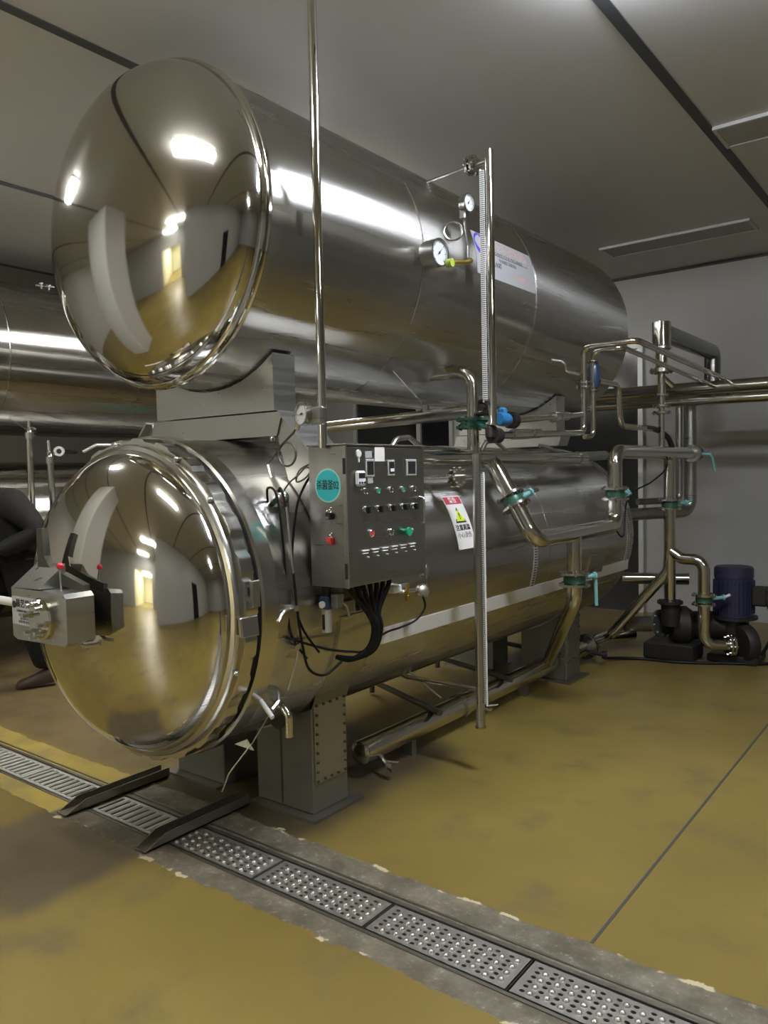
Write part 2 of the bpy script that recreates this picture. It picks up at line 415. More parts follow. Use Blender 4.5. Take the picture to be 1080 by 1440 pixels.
# ------------------------------------------------------------------ lamps
def lamp(cx, cy, lit, label, rot=False, mat=None, sy=.15, sx=.60):
    if rot: sx, sy = sy, sx
    t = empty('ceiling_lamp', (cx, cy, H), label, 'ceiling light', 'recessed ceiling lamps')
    b = MB(); w = .02
    b.box(cx-sx-w, cx-sx, cy-sy-w, cy+sy+w, H-.02, H); b.box(cx+sx, cx+sx+w, cy-sy-w, cy+sy+w, H-.02, H)
    b.box(cx-sx, cx+sx, cy-sy-w, cy-sy, H-.02, H); b.box(cx-sx, cx+sx, cy+sy, cy+sy+w, H-.02, H)
    b.build('lamp_frame', M_FRAME, t)
    MB().box(cx-sx, cx+sx, cy-sy, cy+sy, H-(.07 if lit else .012), H-.002, .01 if lit else 0).build('lamp_diffuser', mat or (M_LAMP if lit else M_OFF), t)
lamp(-.64, 5.0, 0, 'unlit rectangular ceiling lamp at the right edge of the picture')
lamp(-2.1, 6.93, 0, 'unlit rectangular ceiling lamp over the pipes by the back wall')
lamp(-.66, 2.93, 1, 'lit lamp just above the upper right corner of the view', mat=M_LAMPB)
lamp(-2.25, .85, 1, 'lit lamp mirrored as a bright rectangle in the upper dish end', sx=.42, sy=.12)
lamp(-4.7, 1.42, 1, 'lit lamp over the aisle left of the retort', sx=.25, sy=.12)
lamp(-4.25, 4.0, 1, 'lit lamp hidden behind the upper tank, over the aisle')
lamp(-3.5, -3.6, 1, 'lit lamp behind the camera beside the partition wall')
lamp(2.4, 1.2, 1, 'unseen lamp added right of the camera to light the right floor')  # added out of view to brighten the floor on the right
lamp(-7.6, -2.5, 1, 'lit lamp behind the second retort row')
lamp(-4.6, -6.2, 1, 'lit lamp in front of the corridor opening')
t = empty('ceiling_lamp', (-4.9, YB-2.4, 2.6), 'lit lamp inside the corridor', 'ceiling light', 'recessed ceiling lamps')
MB().box(-5.5, -4.3, YB-3.0, YB-1.8, 2.57, 2.60).build('lamp_diffuser', M_LAMP, t)

# ------------------------------------------------------------------ drain grates
def make_grate(name, label, slots=False):
    L_, W_ = .528, .176
    root = empty(name, (0, 0, 0), label, 'drain cover', 'stainless drain covers')
    b = MB(); cols = 20; rows = 6 if not slots else 1
    mx = .022; my = .014; cw = (L_-2*mx)/cols; ch = (W_-2*my)/rows
    z = 0.
    x0, x1, y0, y1 = 0, L_, 0, W_
    def flat(a, c, d, e): b.add([(a, d, z), (c, d, z), (c, e, z), (a, e, z)], [(0, 1, 2, 3)])
    flat(0, mx, 0, W_); flat(L_-mx, L_, 0, W_); flat(mx, L_-mx, 0, my); flat(mx, L_-mx, W_-my, W_)
    bumps = b
    for i in range(cols):
        for j in range(rows):
            a, d = mx+i*cw, my+j*ch; c, e = a+cw, d+ch; cx, cy = (a+c)/2, (d+e)/2
            if i % 2 == 0:
                hx, hy = (cw*.36, ch*.27) if not slots else (cw*.38, ch*.46)
                outer = [(a, d), (cx, d), (c, d), (c, cy), (c, e), (cx, e), (a, e), (a, cy)]
                inner = [(cx-hx*.7, cy-hy*.7), (cx, cy-hy), (cx+hx*.7, cy-hy*.7), (cx+hx, cy), (cx+hx*.7, cy+hy*.7), (cx, cy+hy), (cx-hx*.7, cy+hy*.7), (cx-hx, cy)]
                if slots: inner = [(cx-hx, cy-hy), (cx, cy-hy), (cx+hx, cy-hy), (cx+hx, cy), (cx+hx, cy+hy), (cx, cy+hy), (cx-hx, cy+hy), (cx-hx, cy)]
                vs = [(x, y, z) for x, y in outer]+[(x, y, z) for x, y in inner]+[(x, y, z-.006) for x, y in inner]
                fs = [(k, (k+1) % 8, 8+(k+1) % 8, 8+k) for k in range(8)]+[(8+k, 8+(k+1) % 8, 16+(k+1) % 8, 16+k) for k in range(8)]
                b.add(vs, fs)
            else:
                flat(a, c, d, e)
        if i % 2 == 1 and not slots:
            for j in range(4):
                off = .5 if (i//2) % 2 else 0
                cy = my+(W_-2*my)*(j+.35+off*.6)/4.3
                bumps.lathe([(.0105, 0), (.0098, .003), (.0065, .0065), (.0, .008)], (mx+(i+.5)*cw, cy, z), (0, 0, 1), 10)
        elif i % 2 == 1:
            bumps.box(mx+(i+.15)*cw, mx+(i+.85)*cw, my*1.2, W_-my*1.2, z, z+.003, .001)
    b.box(0, .004, 0, W_, -.02, 0); b.box(L_-.004, L_, 0, W_, -.02, 0); b.box(0, L_, 0, .004, -.02, 0); b.box(0, L_, W_-.004, W_, -.02, 0)
    b.build('plate', M_SLOT if slots else M_GRATE, root)
    return root
g0 = make_grate('drain_grate', 'x'); g1 = make_grate('slotted_drain_grate', 'x', True)
xs = -1.064
gl = {-4: 'slip-proof drain cover beside the right guide rail, dull and half in shadow',
      -3: 'slip-proof drain cover second from the guide rail',
      -2: 'studded drain cover third from the right guide rail, at the picture middle',
      -1: 'studded drain cover fourth from the right guide rail',
      0: 'studded drain cover cut by the bottom edge of the picture', 1: 'drain cover beyond the bottom right corner'}
first = True
k2x = lambda k: -1.598+(k+1)*.534
for k, lab in ((-3, 'perforated drain cover right next to the right guide rail'), (-2, 'perforated drain cover second from the right guide rail, below the grey leg'),
               (-1, 'perforated drain cover third from the right guide rail, with bright studs'), (0, 'perforated drain cover nearest the bottom edge of the picture'),
               (1, 'perforated drain cover beyond the bottom edge of the picture')):
    x = k2x(k)
    if first: g0.location = (x, 1.916, .001); g0['label'] = lab; first = False
    else: dup(g0, Vector((x, 1.916, .001))-g0.location, lab)
first = True
for i, (x, lab) in enumerate(((-3.20, 'slotted drain cover in the shade between the two guide rails'), (-3.82, 'slotted drain cover just left of the left guide rail'),
               (-4.354, 'slotted drain cover at the left edge of the picture'), (-4.888, 'slotted drain cover beyond the left edge of the picture'))):
    if first: g1.location = (x, 1.916, .001); g1['label'] = lab; first = False
    else: dup(g1, Vector((x, 1.916, .001))-g1.location, lab)

# guide rails (open channels with slanted ends)
def guide_rail(x, label):
    t = empty('guide_rail', (x, 1.86, 0), label, 'rail', 'basket guide rails')
    w, h, th = .036, .05, .005; y0, y1 = 1.80, 2.36
    b = MB()
    for s in (-1, 1):
        a, c = sorted((x+s*w, x+s*(w-th)))
        vs = [(a, y0, .006), (c, y0, .006), (a, y0+.10, h), (c, y0+.10, h), (a, y1, h), (c, y1, h), (a, y1, .006), (c, y1, .006)]
        b.add(vs, [(0, 1, 3, 2), (2, 3, 5, 4), (4, 5, 7, 6), (6, 7, 1, 0), (0, 2, 4, 6), (1, 7, 5, 3)])
    b.build('side_wall', M_RAIL, t)
    MB().box(x-w, x+w, y0, y1, .006, .011).build('rail_bed', M_RAIL, t)
guide_rail(-2.66, 'right steel guide rail ending on the drain in front of the grey leg')
guide_rail(-3.244, 'left steel guide rail ending on the drain below the big round door')

# ------------------------------------------------------------------ retort
XC, ZL, ZU = -2.765, 1.0, 2.545
AX = (0, 1, 0)
def ell(a, bdep, y_rim, dirn=-1, n=22, r0=0., edge=0.):
    """ellipsoidal head profile as (r, y) from pole to rim"""
    return [(a*math.sin(t), y_rim+dirn*bdep*math.cos(t)) for t in [PI/2*k/n for k in range(n+1)]]
def ylathe(b, prof, cx, cz, n=128): return b.lathe(prof, (cx, 0, cz), (0, 1, 0), n)

ret = empty('retort_vessel', (XC, 1.9, 0), 'lower round retort with open-face polished dome door and grey bolted legs, nearest the camera', 'retort', 'horizontal retort vessels')
R = .665
# shell
b = MB(); ylathe(b, [(R-.004, 2.06), (R, 2.064), (R, 3.05), (R-.004, 3.052), (R-.004, 3.056), (R, 3.058), (R, 4.40), (R-.004, 4.402), (R-.004, 4.406), (R, 4.408), (R, 5.83)], XC, ZL); b.build('shell', M_SHELL, ret, 35, (XC, 0, ZL))
b = MB(); ylathe(b, [(R, 5.83), (R-.01, 5.85)]+[(r, y) for r, y in reversed(ell(R-.015, .25, 5.88, 1))], XC, ZL); b.build('rear_head', M_SHELL, ret, 35, (XC, 0, ZL))
# strip bands with pressed teeth (spot welded straps)
for y0 in (4.18, 5.72):
    b = MB()
    vs = []; fs = []; n_ = 120
    for k in range(n_+1):
        a = math.radians(-19+218*k/n_)
        for r, y in ((R-.004, y0), (R+.003, y0), (R+.003, y0+.05), (R-.004, y0+.05)): vs.append((XC+r*math.cos(a), y, ZL+r*math.sin(a)))
    for k in range(n_):
        for i in range(3): fs.append((k*4+i, k*4+i+1, k*4+5+i, k*4+4+i))
    b.add(vs, fs); b.build('slotted_band', M_BAND, ret, 35, (XC, y0+.025, ZL))
# lap ledge of the cladding
b = MB(); a0, a1 = math.radians(-17.2), math.radians(-23.2)
P_ = [(R-.003, a0), (R+.004, a0), (R+.022, a1), (R-.003, a1)]
P_ = [(XC+r*math.cos(a), ZL+r*math.sin(a)) for r, a in P_]
b.prism(P_, 2.70, 5.82); b.build('cladding_ledge', M_LEDGE, ret)
# fixed flange ring, with inward notches towards the door
def castle(b, r_in, r_out, y0, y1, n, duty, phase, cx, cz, seg=256):
    """ring between y0..y1 whose outer radius alternates r_out / r_out2"""
    vs = []; fs = []
    for k in range(seg):
        a = 2*PI*k/seg; f = (n*k/seg+phase) % 1; ro = r_out[0] if f < duty else r_out[1]
        for r, y in ((r_in, y0), (ro, y0), (ro, y1), (r_in, y1)): vs.append((cx+r*math.cos(a), y, cz+r*math.sin(a)))
    for k in range(seg):
        q = (k+1) % seg
        for i in range(4): fs.append((k*4+i, k*4+(i+1) % 4, q*4+(i+1) % 4, q*4+i))
    b.add(vs, fs)
b = MB(); ylathe(b, [(.60, 1.975), (.668, 1.975), (.676, 1.985), (.676, 2.055), (.668, 2.064), (.62, 2.064)], XC, ZL); b.build('body_flange', M_FLANGE, ret)
b = MB(); ylathe(b, [(.60, 1.958), (.652, 1.958), (.652, 1.975), (.60, 1.975)], XC, ZL); b.build('door_seal', M_GAP, ret)
door = MB(); ylathe(door, ell(.606, .265, 1.875, -1, 26)+[(.612, 1.885), (.612, 1.90)], XC, ZL); door = door.build('dome_door', M_DOME, ret)
b = MB(); ylathe(b, [(.606, 1.874), (.618, 1.868), (.634, 1.872), (.640, 1.884), (.640, 1.90)], XC, ZL); b.build('door_rim', M_FLANGE, door)
b = MB(); castle(b, .60, (.664, .654), 1.90, 1.959, 26, .5, .1, XC, ZL)
b.build('locking_teeth', M_FLANGE, door)
for a in (-5, 12):
    aa = math.radians(a); c = Vector((XC+.668*math.cos(aa), 1.925, ZL+.668*math.sin(aa)))
b = MB(); 
Mx = Matrix.Translation((XC+.655, 1.925, ZL-.05)) @ Matrix.Rotation(math.radians(-6), 4, 'Y')
b.box(-.008, .012, -.05, .035, -.035, .04, .004, Mx)
Mx = Matrix.Translation((XC+.668, 1.945, ZL+.07)); b.box(-.01, .006, -.02, .02, -.05, .05, .003, Mx)
b.build('stop_block', M_BOLT, door)
for a in (98, 62, 40, 150, 200, 340): MB().sphere(.011, (XC+.648*math.cos(math.radians(a)), 1.893, ZL+.648*math.sin(math.radians(a))), 10, 6).build('door_stud', M_BOLT, door)

# legs: front pair and rear pair
def leg_parts(x0, x1, y0, y1, s):
    lg = MB().box(x0, x1, y0, y1, .012, .52, .004); lg = lg.build('leg', M_LEG, ret)
    MB().box(x0-(.05 if s < 0 else 0), x1+(.05 if s > 0 else 0), y0-.05, y1+.05, 0, .012).build('base_plate', M_RAIL, lg)
    xs_ = x1 if s > 0 else x0
    b = MB(); b.box(min(xs_, xs_+s*.006), max(xs_, xs_+s*.006), y0+.012, y1-.012, .14, .505, .002); b.build('cover_plate', M_DULL, lg)
    if s > 0:
        pos = [(y, .155+k*.042) for k in range(9) for y in (y0+.024, y1-.024)]+[(y0+.07+k*.045, z) for k in range(3) for z in (.155, .49)]
        for y, z in pos: MB().cyl(.0065, (xs_+s*.005, y, z), (xs_+s*.013, y, z), 8).build('bolt', M_DBOLT, lg)
    return lg
for y0 in (2.435, 5.05):
    lg = leg_parts(-2.647, -2.295, y0, y0+.232, 1); leg_parts(-3.235, -2.883, y0, y0+.232, -1)
    if y0 < 3: MB().box(-2.489, -2.483, y0-.004, y0+.01, .02, .5).build('weld_seam', M_DBOLT, lg)
def arc_pad(r0, r1, a0, a1, y0, y1, cx, cz, n=40):
    b = MB(); vs = []; fs = []
    for k in range(n+1):
        a = math.radians(a0+(a1-a0)*k/n); c, s = math.cos(a), math.sin(a)
        vs += [(cx+r0*c, y0, cz+r0*s), (cx+r1*c, y0, cz+r1*s), (cx+r1*c, y1, cz+r1*s), (cx+r0*c, y1, cz+r0*s)]
    for k in range(n):
        for i in range(4): fs.append((k*4+i, k*4+(i+1) % 4, k*4+4+(i+1) % 4, k*4+4+i))
    fs += [(0, 1, 2, 3), tuple(n*4+i for i in (3, 2, 1, 0))]
    return b.add(vs, fs)
for y0 in (2.42, 5.03):
    arc_pad(.664, .676, -172, -8, y0, y0+.262, XC, ZL).build('saddle_pad', M_PLATE, ret)
# leg gusset between cover and vessel: web that carries the shell
for y0 in (2.435, 5.05):
    for s in (1, -1):
        poly = [(XC+s*.47, .48), (XC+s*.118, .48)]
        for k in range(9):
            a = math.radians(-80+k*5.2); poly.append((XC+s*.66*math.cos(a), ZL+.66*math.sin(a)))
        MB().prism(poly, y0, y0+.232).build('leg_gusset', M_LEG, ret)
# steel bars under the vessel
for y in (3.45, 4.25, 5.0):
    MB().tube([(-3.25, y+.6, .02), (-3.25, y+.6, .10), (-2.35, y+.02, .20), (-2.30, y, .20)], .018, .05, 10).build('brace_bar', M_DBOLT, ret)
b = MB(); b.tube([(-2.44, 3.32, .46), (-2.26, 3.40, .30)], .006, 0, 8); b.build('drain_tube', M_BOLT, ret)
# front bottom cocks and level indicator tube of the vessel
MB().tube([(-2.262, 2.13, .66), (-2.19, 2.13, .655), (-2.155, 2.10, .62), (-2.15, 2.06, .60)], .012, .02, 10).build('sampling_tube', M_BOLT, ret)
b = MB(); b.tube([(-2.33, 2.17, .60), (-2.18, 2.15, .585), (-2.15, 2.15, .555), (-2.15, 2.15, .47)], .016, .03, 12); b.build('drain_spout', M_PIPE, ret)
b = MB(); b.lathe([(0, 0), (.045, 0), (.045, .012), (.028, .016), (0, .016)], (-2.27, 2.10, .64), (1, -.3, 0), 20); b.lathe([(0, 0), (.024, 0), (.024, .03), (0, .03)], (-2.26, 2.09, .64), (1, -.3, 0), 16); b.build('port_flange', M_FLANGE, ret)
b = MB(); b.tube([(-2.24, 2.06, .655), (-2.115, 2.03, .585)], .009, 0, 10); b.build('lever', M_WHITE, ret)
b = MB(); b.tube([(-2.41, 2.36, .46), (-2.41, 2.34, .46)], .06, 0, 20); b.build('hand_hole', M_DBOLT, ret)
MB().tube([(-2.20, 2.10, .57), (-2.22, 2.02, .47), (-2.28, 1.95, .36), (-2.30, 1.93, .29)], .003, .05, 8).build('wire', M_BOLT, ret)
b = MB(); b.add([(-2.215, 2.02, .44), (-2.30, 2.0, .455), (-2.225, 1.995, .49)], [(0, 1, 2)]); b.add([(-2.215, 2.024, .44), (-2.30, 2.004, .455), (-2.225, 1.999, .49)], [(0, 1, 2)]); b.build('pennant_tag', M_WLABEL, ret)
# thermowell and bracket parts upper front right
b = MB(); b.tube([(-2.27, 2.20, 1.545), (-2.25, 2.20, 1.49), (-2.21, 2.19, 1.44)], .013, .02, 10); b.sphere(.03, (-2.18, 2.18, 1.415), 14, 8); b.build('sensor_elbow', M_BOLT, ret)
b = MB(); b.lathe([(0, 0), (.036, 0), (.036, .035), (.03, .045), (0, .045)], (-2.27, 2.19, 1.36), (.5, -.75, .2), 18); b.tube([(-2.27, 2.19, 1.38), (-2.20, 2.16, 1.40)], .012, 0, 8); b.build('pressure_switch', M_GREEN, ret)
b = MB(); b.box(-2.24, -2.17, 2.20, 2.206, 1.24, 1.42); b.build('sensor_bracket', M_PLATE, ret)
b = MB(); b.tube([(-2.30, 2.14, 1.36), (-2.28, 2.10, 1.35), (-2.27, 2.09, 1.30)], .008, .02, 8); b.build('test_cock', M_BOLT, ret)
# small loops at the right side
b = MB(); b.tube([(-2.14, 2.18, .96), (-2.12, 2.17, .98), (-2.10, 2.14, .99), (-2.09, 2.08, .985), (-2.09, 2.05, .95)], .006, .03, 8); b.build('loop_tube', M_BOLT, ret)
MB().tube([(-2.10, 2.12, 1.38), (-2.09, 2.14, 1.1), (-2.09, 2.16, .95), (-2.10, 2.16, .80), (-2.14, 2.14, .66)], .005, .1, 8).build('sample_line', M_BOLT, ret)
for z in (.99, .84): MB().cyl(.012, (-2.12, 2.14, z), (-2.07, 2.13, z), 10).build('tube_clamp', M_BOLT, ret)
# bolted ports on the right side of shell
b = MB(); b.cyl(.02, (-2.12, 3.02, 1.03), (-2.075, 3.02, 1.03), 12); b.cyl(.03, (-2.105, 3.02, 1.03), (-2.095, 3.02, 1.03), 14); b.build('side_port', M_BOLT, ret)

# warning label on the shell
def cyl_warp(y0, a0, R_, cx, cz, up=True, h=0.0):
    def w(co):
        a = a0+co.y/R_; r = R_+h+co.z
        return Vector((cx+r*math.cos(a), y0+co.x, cz+r*math.sin(a)))
    return w
def cyl_patch(y0, y1, a0, a1, R_, cx, cz, h=.0012, n=12):
    b = MB(); vs = []; fs = []
    for k in range(n+1):
        a = a0+(a1-a0)*k/n
        for y in (y0, y1): vs.append((cx+(R_+h)*math.cos(a), y, cz+(R_+h)*math.sin(a)))
    for k in range(n): fs.append((2*k, 2*k+1, 2*k+3, 2*k+2))
    return b.add(vs, fs)
a_of = lambda z, R_, cz: math.asin((z-cz)/R_)
yl0, yl1 = 3.36, 3.53; at, ab = a_of(1.372, R, ZL), a_of(1.10, R, ZL)
wl = cyl_patch(yl0, yl1, ab, at, R, XC, ZL).build('warning_label', M_WLABEL, ret)
cyl_patch(yl0+.008, yl1-.008, at-.075, at-.01, R, XC, ZL, .0018).build('red_header', M_LRED, wl)
yc = (yl0+yl1)/2
def tri(s, h, mat, name, th):
    w = cyl_warp(yc, (at+ab)/2+.045, R, XC, ZL, h=th); b = MB()
    pts = [(-s, -s*.75, 0), (s, -s*.75, 0), (0, s*.95, 0)]; b.add([w(Vector(p)) for p in pts], [(0, 1, 2)]); b.build(name, mat, wl)
tri(.052, 0, M_INK, 'triangle_border', .0022); tri(.040, 0, M_YEL, 'triangle', .003)
text('警告', .036, None, M_WLABEL, 'lettering', wl, cyl_warp(yc, at-.043, R, XC, ZL, h=.0022), bold=.0006)
text('!', .05, None, M_INK, 'lettering', wl, cyl_warp(yc, (at+ab)/2+.04, R, XC, ZL, h=.0035), bold=.001)
text('注意高温', .034, None, M_INK, 'lettering', wl, cyl_warp(yc, (at+ab)/2-.055, R, XC, ZL, h=.0018), bold=.0006)
text('小心烫伤', .034, None, M_GINK, 'lettering', wl, cyl_warp(yc, (at+ab)/2-.115, R, XC, ZL, h=.0018))

# ------------------------------------------------------------------ frame between the two vessels
fr = empty('saddle_frame', (XC, 2.4, 1.66), 'grey plate saddle stand between the lower retort and upper tank', 'saddle stand', 'saddle stands')
def saddle(y0, y1, fr, arms=True):
    poly = [(-3.165, 1.775), (-2.365, 1.775)]
    zt = lambda x: ZU-math.sqrt(.662**2-(x-XC)**2)
    poly += [(-2.365, zt(-2.365))]+[(x, zt(x)) for x in [(-2.365-.8*k/16) for k in range(1, 16)]]+[(-3.165, zt(-3.165))]
    MB().prism(poly, y0, y1).build('upper_block', M_PLATE, fr)
    ox = .455; low = lambda a: (XC+.672*math.cos(math.radians(a)), ZL+.672*math.sin(math.radians(a)))
    zb = 1.668
    b = MB()
    poly = [(XC-ox, zb), (XC+.415, zb), (XC+ox, 1.77), (XC-ox+.0, 1.77)]
    poly = [(XC-.46, zb-.004), (XC-.42, 1.768), (XC+.45, 1.768), (XC+.415, zb)]
    b.prism(poly, y0-.004, y1+.004); b.build('cross_beam', M_PLATE, fr)
    for s in (1, -1) if arms else ():
        poly = [(XC+s*.45, 1.765), (XC+s*.645, 1.565), (XC+s*.645, 1.24), (XC+s*.628, 1.235)]
        for a in (25, 32, 40, 46): poly.append((XC+s*.673*math.cos(math.radians(a)), ZL+.673*math.sin(math.radians(a))))
        poly += [(XC+s*.415, zb-.01)]
        MB().prism(poly, y0+.004, y1-.004).build('inclined_arm', M_PLATE, fr)
        b = MB(); b.add([(XC+s*.452, y0-.03, 1.77), (XC+s*.452, y1+.03, 1.77), (XC+s*.655, y1+.03, 1.562), (XC+s*.655, y0-.03, 1.562),
                         (XC+s*.446, y0-.03, 1.763), (XC+s*.446, y1+.03, 1.763), (XC+s*.649, y1+.03, 1.555), (XC+s*.649, y0-.03, 1.555)],
                        [(0, 1, 2, 3), (4, 5, 6, 7), (0, 1, 5, 4), (1, 2, 6, 5), (2, 3, 7, 6), (3, 0, 4, 7)]); b.build('arm_flange', M_PLATE, fr)
saddle(2.33, 2.462, fr)
MB().sphere(.012, (XC+.40, 2.315, 1.655), 10, 6).build('frame_bolt', M_BOLT, fr)
fr2 = empty('saddle_frame', (XC, 5.1, 1.66), 'grey plate saddle stand at the far end under the upper tank', 'saddle stand', 'saddle stands')
saddle(5.08, 5.22, fr2, False)

# ------------------------------------------------------------------ upper tank
ut = empty('hot_water_tank', (XC, 2.05, ZU-.66), 'upper stainless tank with mirror dish end and two pressure gauges', 'tank', 'horizontal upper tanks')
RU = .65
b = MB(); ylathe(b, [(RU-.004, 2.10), (RU, 2.105), (RU, 3.10), (RU-.005, 3.103), (RU-.005, 3.108), (RU, 3.111), (RU, 4.29), (RU-.005, 4.293), (RU-.005, 4.298), (RU, 4.301), (RU, 5.80)], XC, ZU); b.build('shell', M_SHELL, ut, 35, (XC, 0, ZU))
b = MB(); ylathe(b, [(RU, 5.80)]+list(reversed(ell(RU, .24, 5.80, 1))), XC, ZU); b.build('rear_head', M_SHELL, ut, 35, (XC, 0, ZU))
b = MB(); ylathe(b, ell(.652, .275, 2.055, -1, 30)+[(.655, 2.06)], XC, ZU); ud = b.build('dish_head', M_UDOME, ut)
b = MB(); ylathe(b, [(.650, 2.050), (.657, 2.046), (.664, 2.050), (.667, 2.058), (.664, 2.066), (.658, 2.069), (.656, 2.074), (.664, 2.078), (.668, 2.086), (.664, 2.094), (.655, 2.10), (.648, 2.106)], XC, ZU); b.build('rim_bead', M_DOME, ud)
for y in (3.10, 4.29):
    a0, a1 = (-30, 35) if y < 4 else (-35, 48)
    b = MB(); arc = arc_pad(RU-.001, RU+.0025, a0, a1, y-.004, y+.004, XC, ZU); arc.build('weld_seam', M_BOLT, ut)
# nameplate
Y0, Y1 = 3.60, 4.275; AT, AB = a_of(2.775, RU, ZU), a_of(2.545, RU, ZU)
npl = cyl_patch(Y0, Y1, AB, AT, RU, XC, ZU, .0015).build('nameplate', M_LABEL, ut)
w = cyl_warp(Y0+.068, AT-.10, RU, XC, ZU, h=.0022); bb = MB(); bb.add([w(Vector((.062*math.cos(2*PI*k/28), .062*math.sin(2*PI*k/28), 0))) for k in range(28)], [tuple(range(28))]); bb.build('round_logo', M_PURP, npl)
w = cyl_warp(Y0+.082, AT-.115, RU, XC, ZU, h=.003); bb = MB()
vs = []; 
for k in range(13):
    a = -2.2+2.6*k/12; vs += [w(Vector((.036*math.cos(a), .036*math.sin(a), 0))), w(Vector((.028*math.cos(a), .028*math.sin(a), 0)))]
bb.add(vs, [(2*k, 2*k+1, 2*k+3, 2*k+2) for k in range(12)]); bb.build('logo_swoosh', M_WLABEL, npl)
text('晨艺食品机械', .072, None, M_PINK, 'lettering', npl, cyl_warp(Y0+.40, AT-.075, RU, XC, ZU, h=.0022))
cyl_patch(Y0+.17, Y0+.60, AT-.155, AT-.148, RU, XC, ZU, .0022).build('rule_line', M_GINK, npl)
text('CHENYI FOOD MACHINERY', .026, None, M_GINK, 'lettering', npl, cyl_warp(Y0+.38, AT-.135, RU, XC, ZU, h=.0022))
text('专业制造 杀菌设备', .024, None, M_GINK, 'lettering', npl, cyl_warp(Y0+.35, AT-.19, RU, XC, ZU, h=.0022))
text('热水罐', .034, None, M_GINK, 'lettering', npl, cyl_warp(Y0+.22, AT-.24, RU, XC, ZU, h=.0022), bold=.0004)
text('容积 0.2', .028, None, M_INK, 'lettering', npl, cyl_warp(Y0+.09, AT-.225, RU, XC, ZU, h=.0022))
cyl_patch(Y0+.42, Y0+.55, AB+.06, AB+.10, RU, XC, ZU, .0022).build('red_line_block', M_PINK, npl)

# pressure gauges
def gauge(loc, face, r, depth, label, body_mat, needle_ang=.7, stem=None, parts=(), green=False):
    face = Vector(face).normalized(); o = Vector(loc)
    t = empty('pressure_gauge', loc, label, 'gauge', 'dial gauges')
    b = MB(); b.lathe([(0, -depth), (r*.98, -depth), (r*1.02, -depth*.8), (r*1.02, 0), (r*1.05, .002), (r*1.05, .006), (r*.93, .006), (r*.93, -.004)], o, face, 36); b.build('case', body_mat, t)
    b = MB(); b.lathe([(0, 0), (r*.93, 0)], o-face*.002, face, 36); d = b.build('dial', M_GLASS, t)
    X, Yv, Z = frame_of(face)
    up = Vector((0, 0, 1)); up = (up-face*up.dot(face)).normalized(); rt = up.cross(face)
    b = MB()
    for k in range(25):
        a = math.radians(225-270*k/24); dr = rt*math.cos(a)+up*math.sin(a); tn = rt*-math.sin(a)+up*math.cos(a)
        r1 = r*(.68 if k % 4 == 0 else .76); w_ = r*(.022 if k % 4 else .035)
        b.add([o-face*.0005+dr*r1+tn*w_, o-face*.0005+dr*r1-tn*w_, o-face*.0005+dr*r*.86-tn*w_, o-face*.0005+dr*r*.86+tn*w_], [(0, 1, 2, 3)])
    b.build('tick_marks', M_INK, d)
    dr = rt*math.cos(needle_ang)+up*math.sin(needle_ang); tn = rt*-math.sin(needle_ang)+up*math.cos(needle_ang)
    b = MB(); q = o+face*.001; b.add([q-dr*r*.2+tn*r*.07, q-dr*r*.2-tn*r*.07, q+dr*r*.62], [(0, 1, 2)])
    b.lathe([(0, .001), (r*.10, .001), (r*.10, 0)], q, face, 12); b.build('needle', M_INK, t)
    if stem:
        MB().tube(stem, .009, .02, 10).build('stem', M_BOLT, t)
    for nm, bm, mt in parts: bm.build(nm, mt, t)
    return t
# big gauge lying against the tank side
fdir = (1, -.06, -.02)
gc = Vector((-2.0, 3.065, 2.515))
pt = [('siphon_coupling', MB().tube([(-2.02, 3.20, 2.50), (-1.99, 3.30, 2.515), (-1.99, 3.33, 2.53)], .012, .02, 10), M_BRASS),
      ('plug', MB().lathe([(0, 0), (.02, 0), (.02, .03), (0, .03)], (-1.995, 3.12, 2.475), (1, 0, 0), 12), M_LIME)]
gauge(gc, fdir, .062, .075, 'large round pressure gauge with black case on the side of the upper tank', M_CAB, .8, [(-2.125, 3.065, 2.515), (-2.06, 3.065, 2.515)], pt)
# small gauge with pigtail siphon
g2c = Vector((-1.97, 3.28, 2.79)); up_ = MB()
cen = Vector((-2.0, 3.185, 2.64)); ring = [cen+Vector((.84*.043*math.cos(t), .54*.043*math.cos(t), .043*math.sin(t))) for t in [PI*2*k/28 for k in range(29)]]
up_.tube([Vector((-1.995, 3.315, 2.54)), Vector((-1.995, 3.315, 2.60)), Vector((-1.995, 3.30, 2.65)), Vector((-1.995, 3.285, 2.70)), Vector((-1.995, 3.28, 2.75))], .006, .02, 8)
lp = MB().tube(ring, .0055, 0, 8, caps=False)
dk = MB().lathe([(0, 0), (.050, 0), (.052, .01), (0, .012)], (-2.012, 3.20, 2.685), (1, -.2, .1), 28)
gauge(g2c, (1, -.05, -.02), .043, .03, 'small round gauge on a pipe above the large gauge of the upper tank', M_BOLT, .8, None,
      [('riser', up_, M_BOLT), ('siphon_loop', lp, M_BOLT), ('gauge_cock', MB().box(-2.015, -1.98, 3.262, 3.298, 2.715, 2.765, .006), M_CAB)])
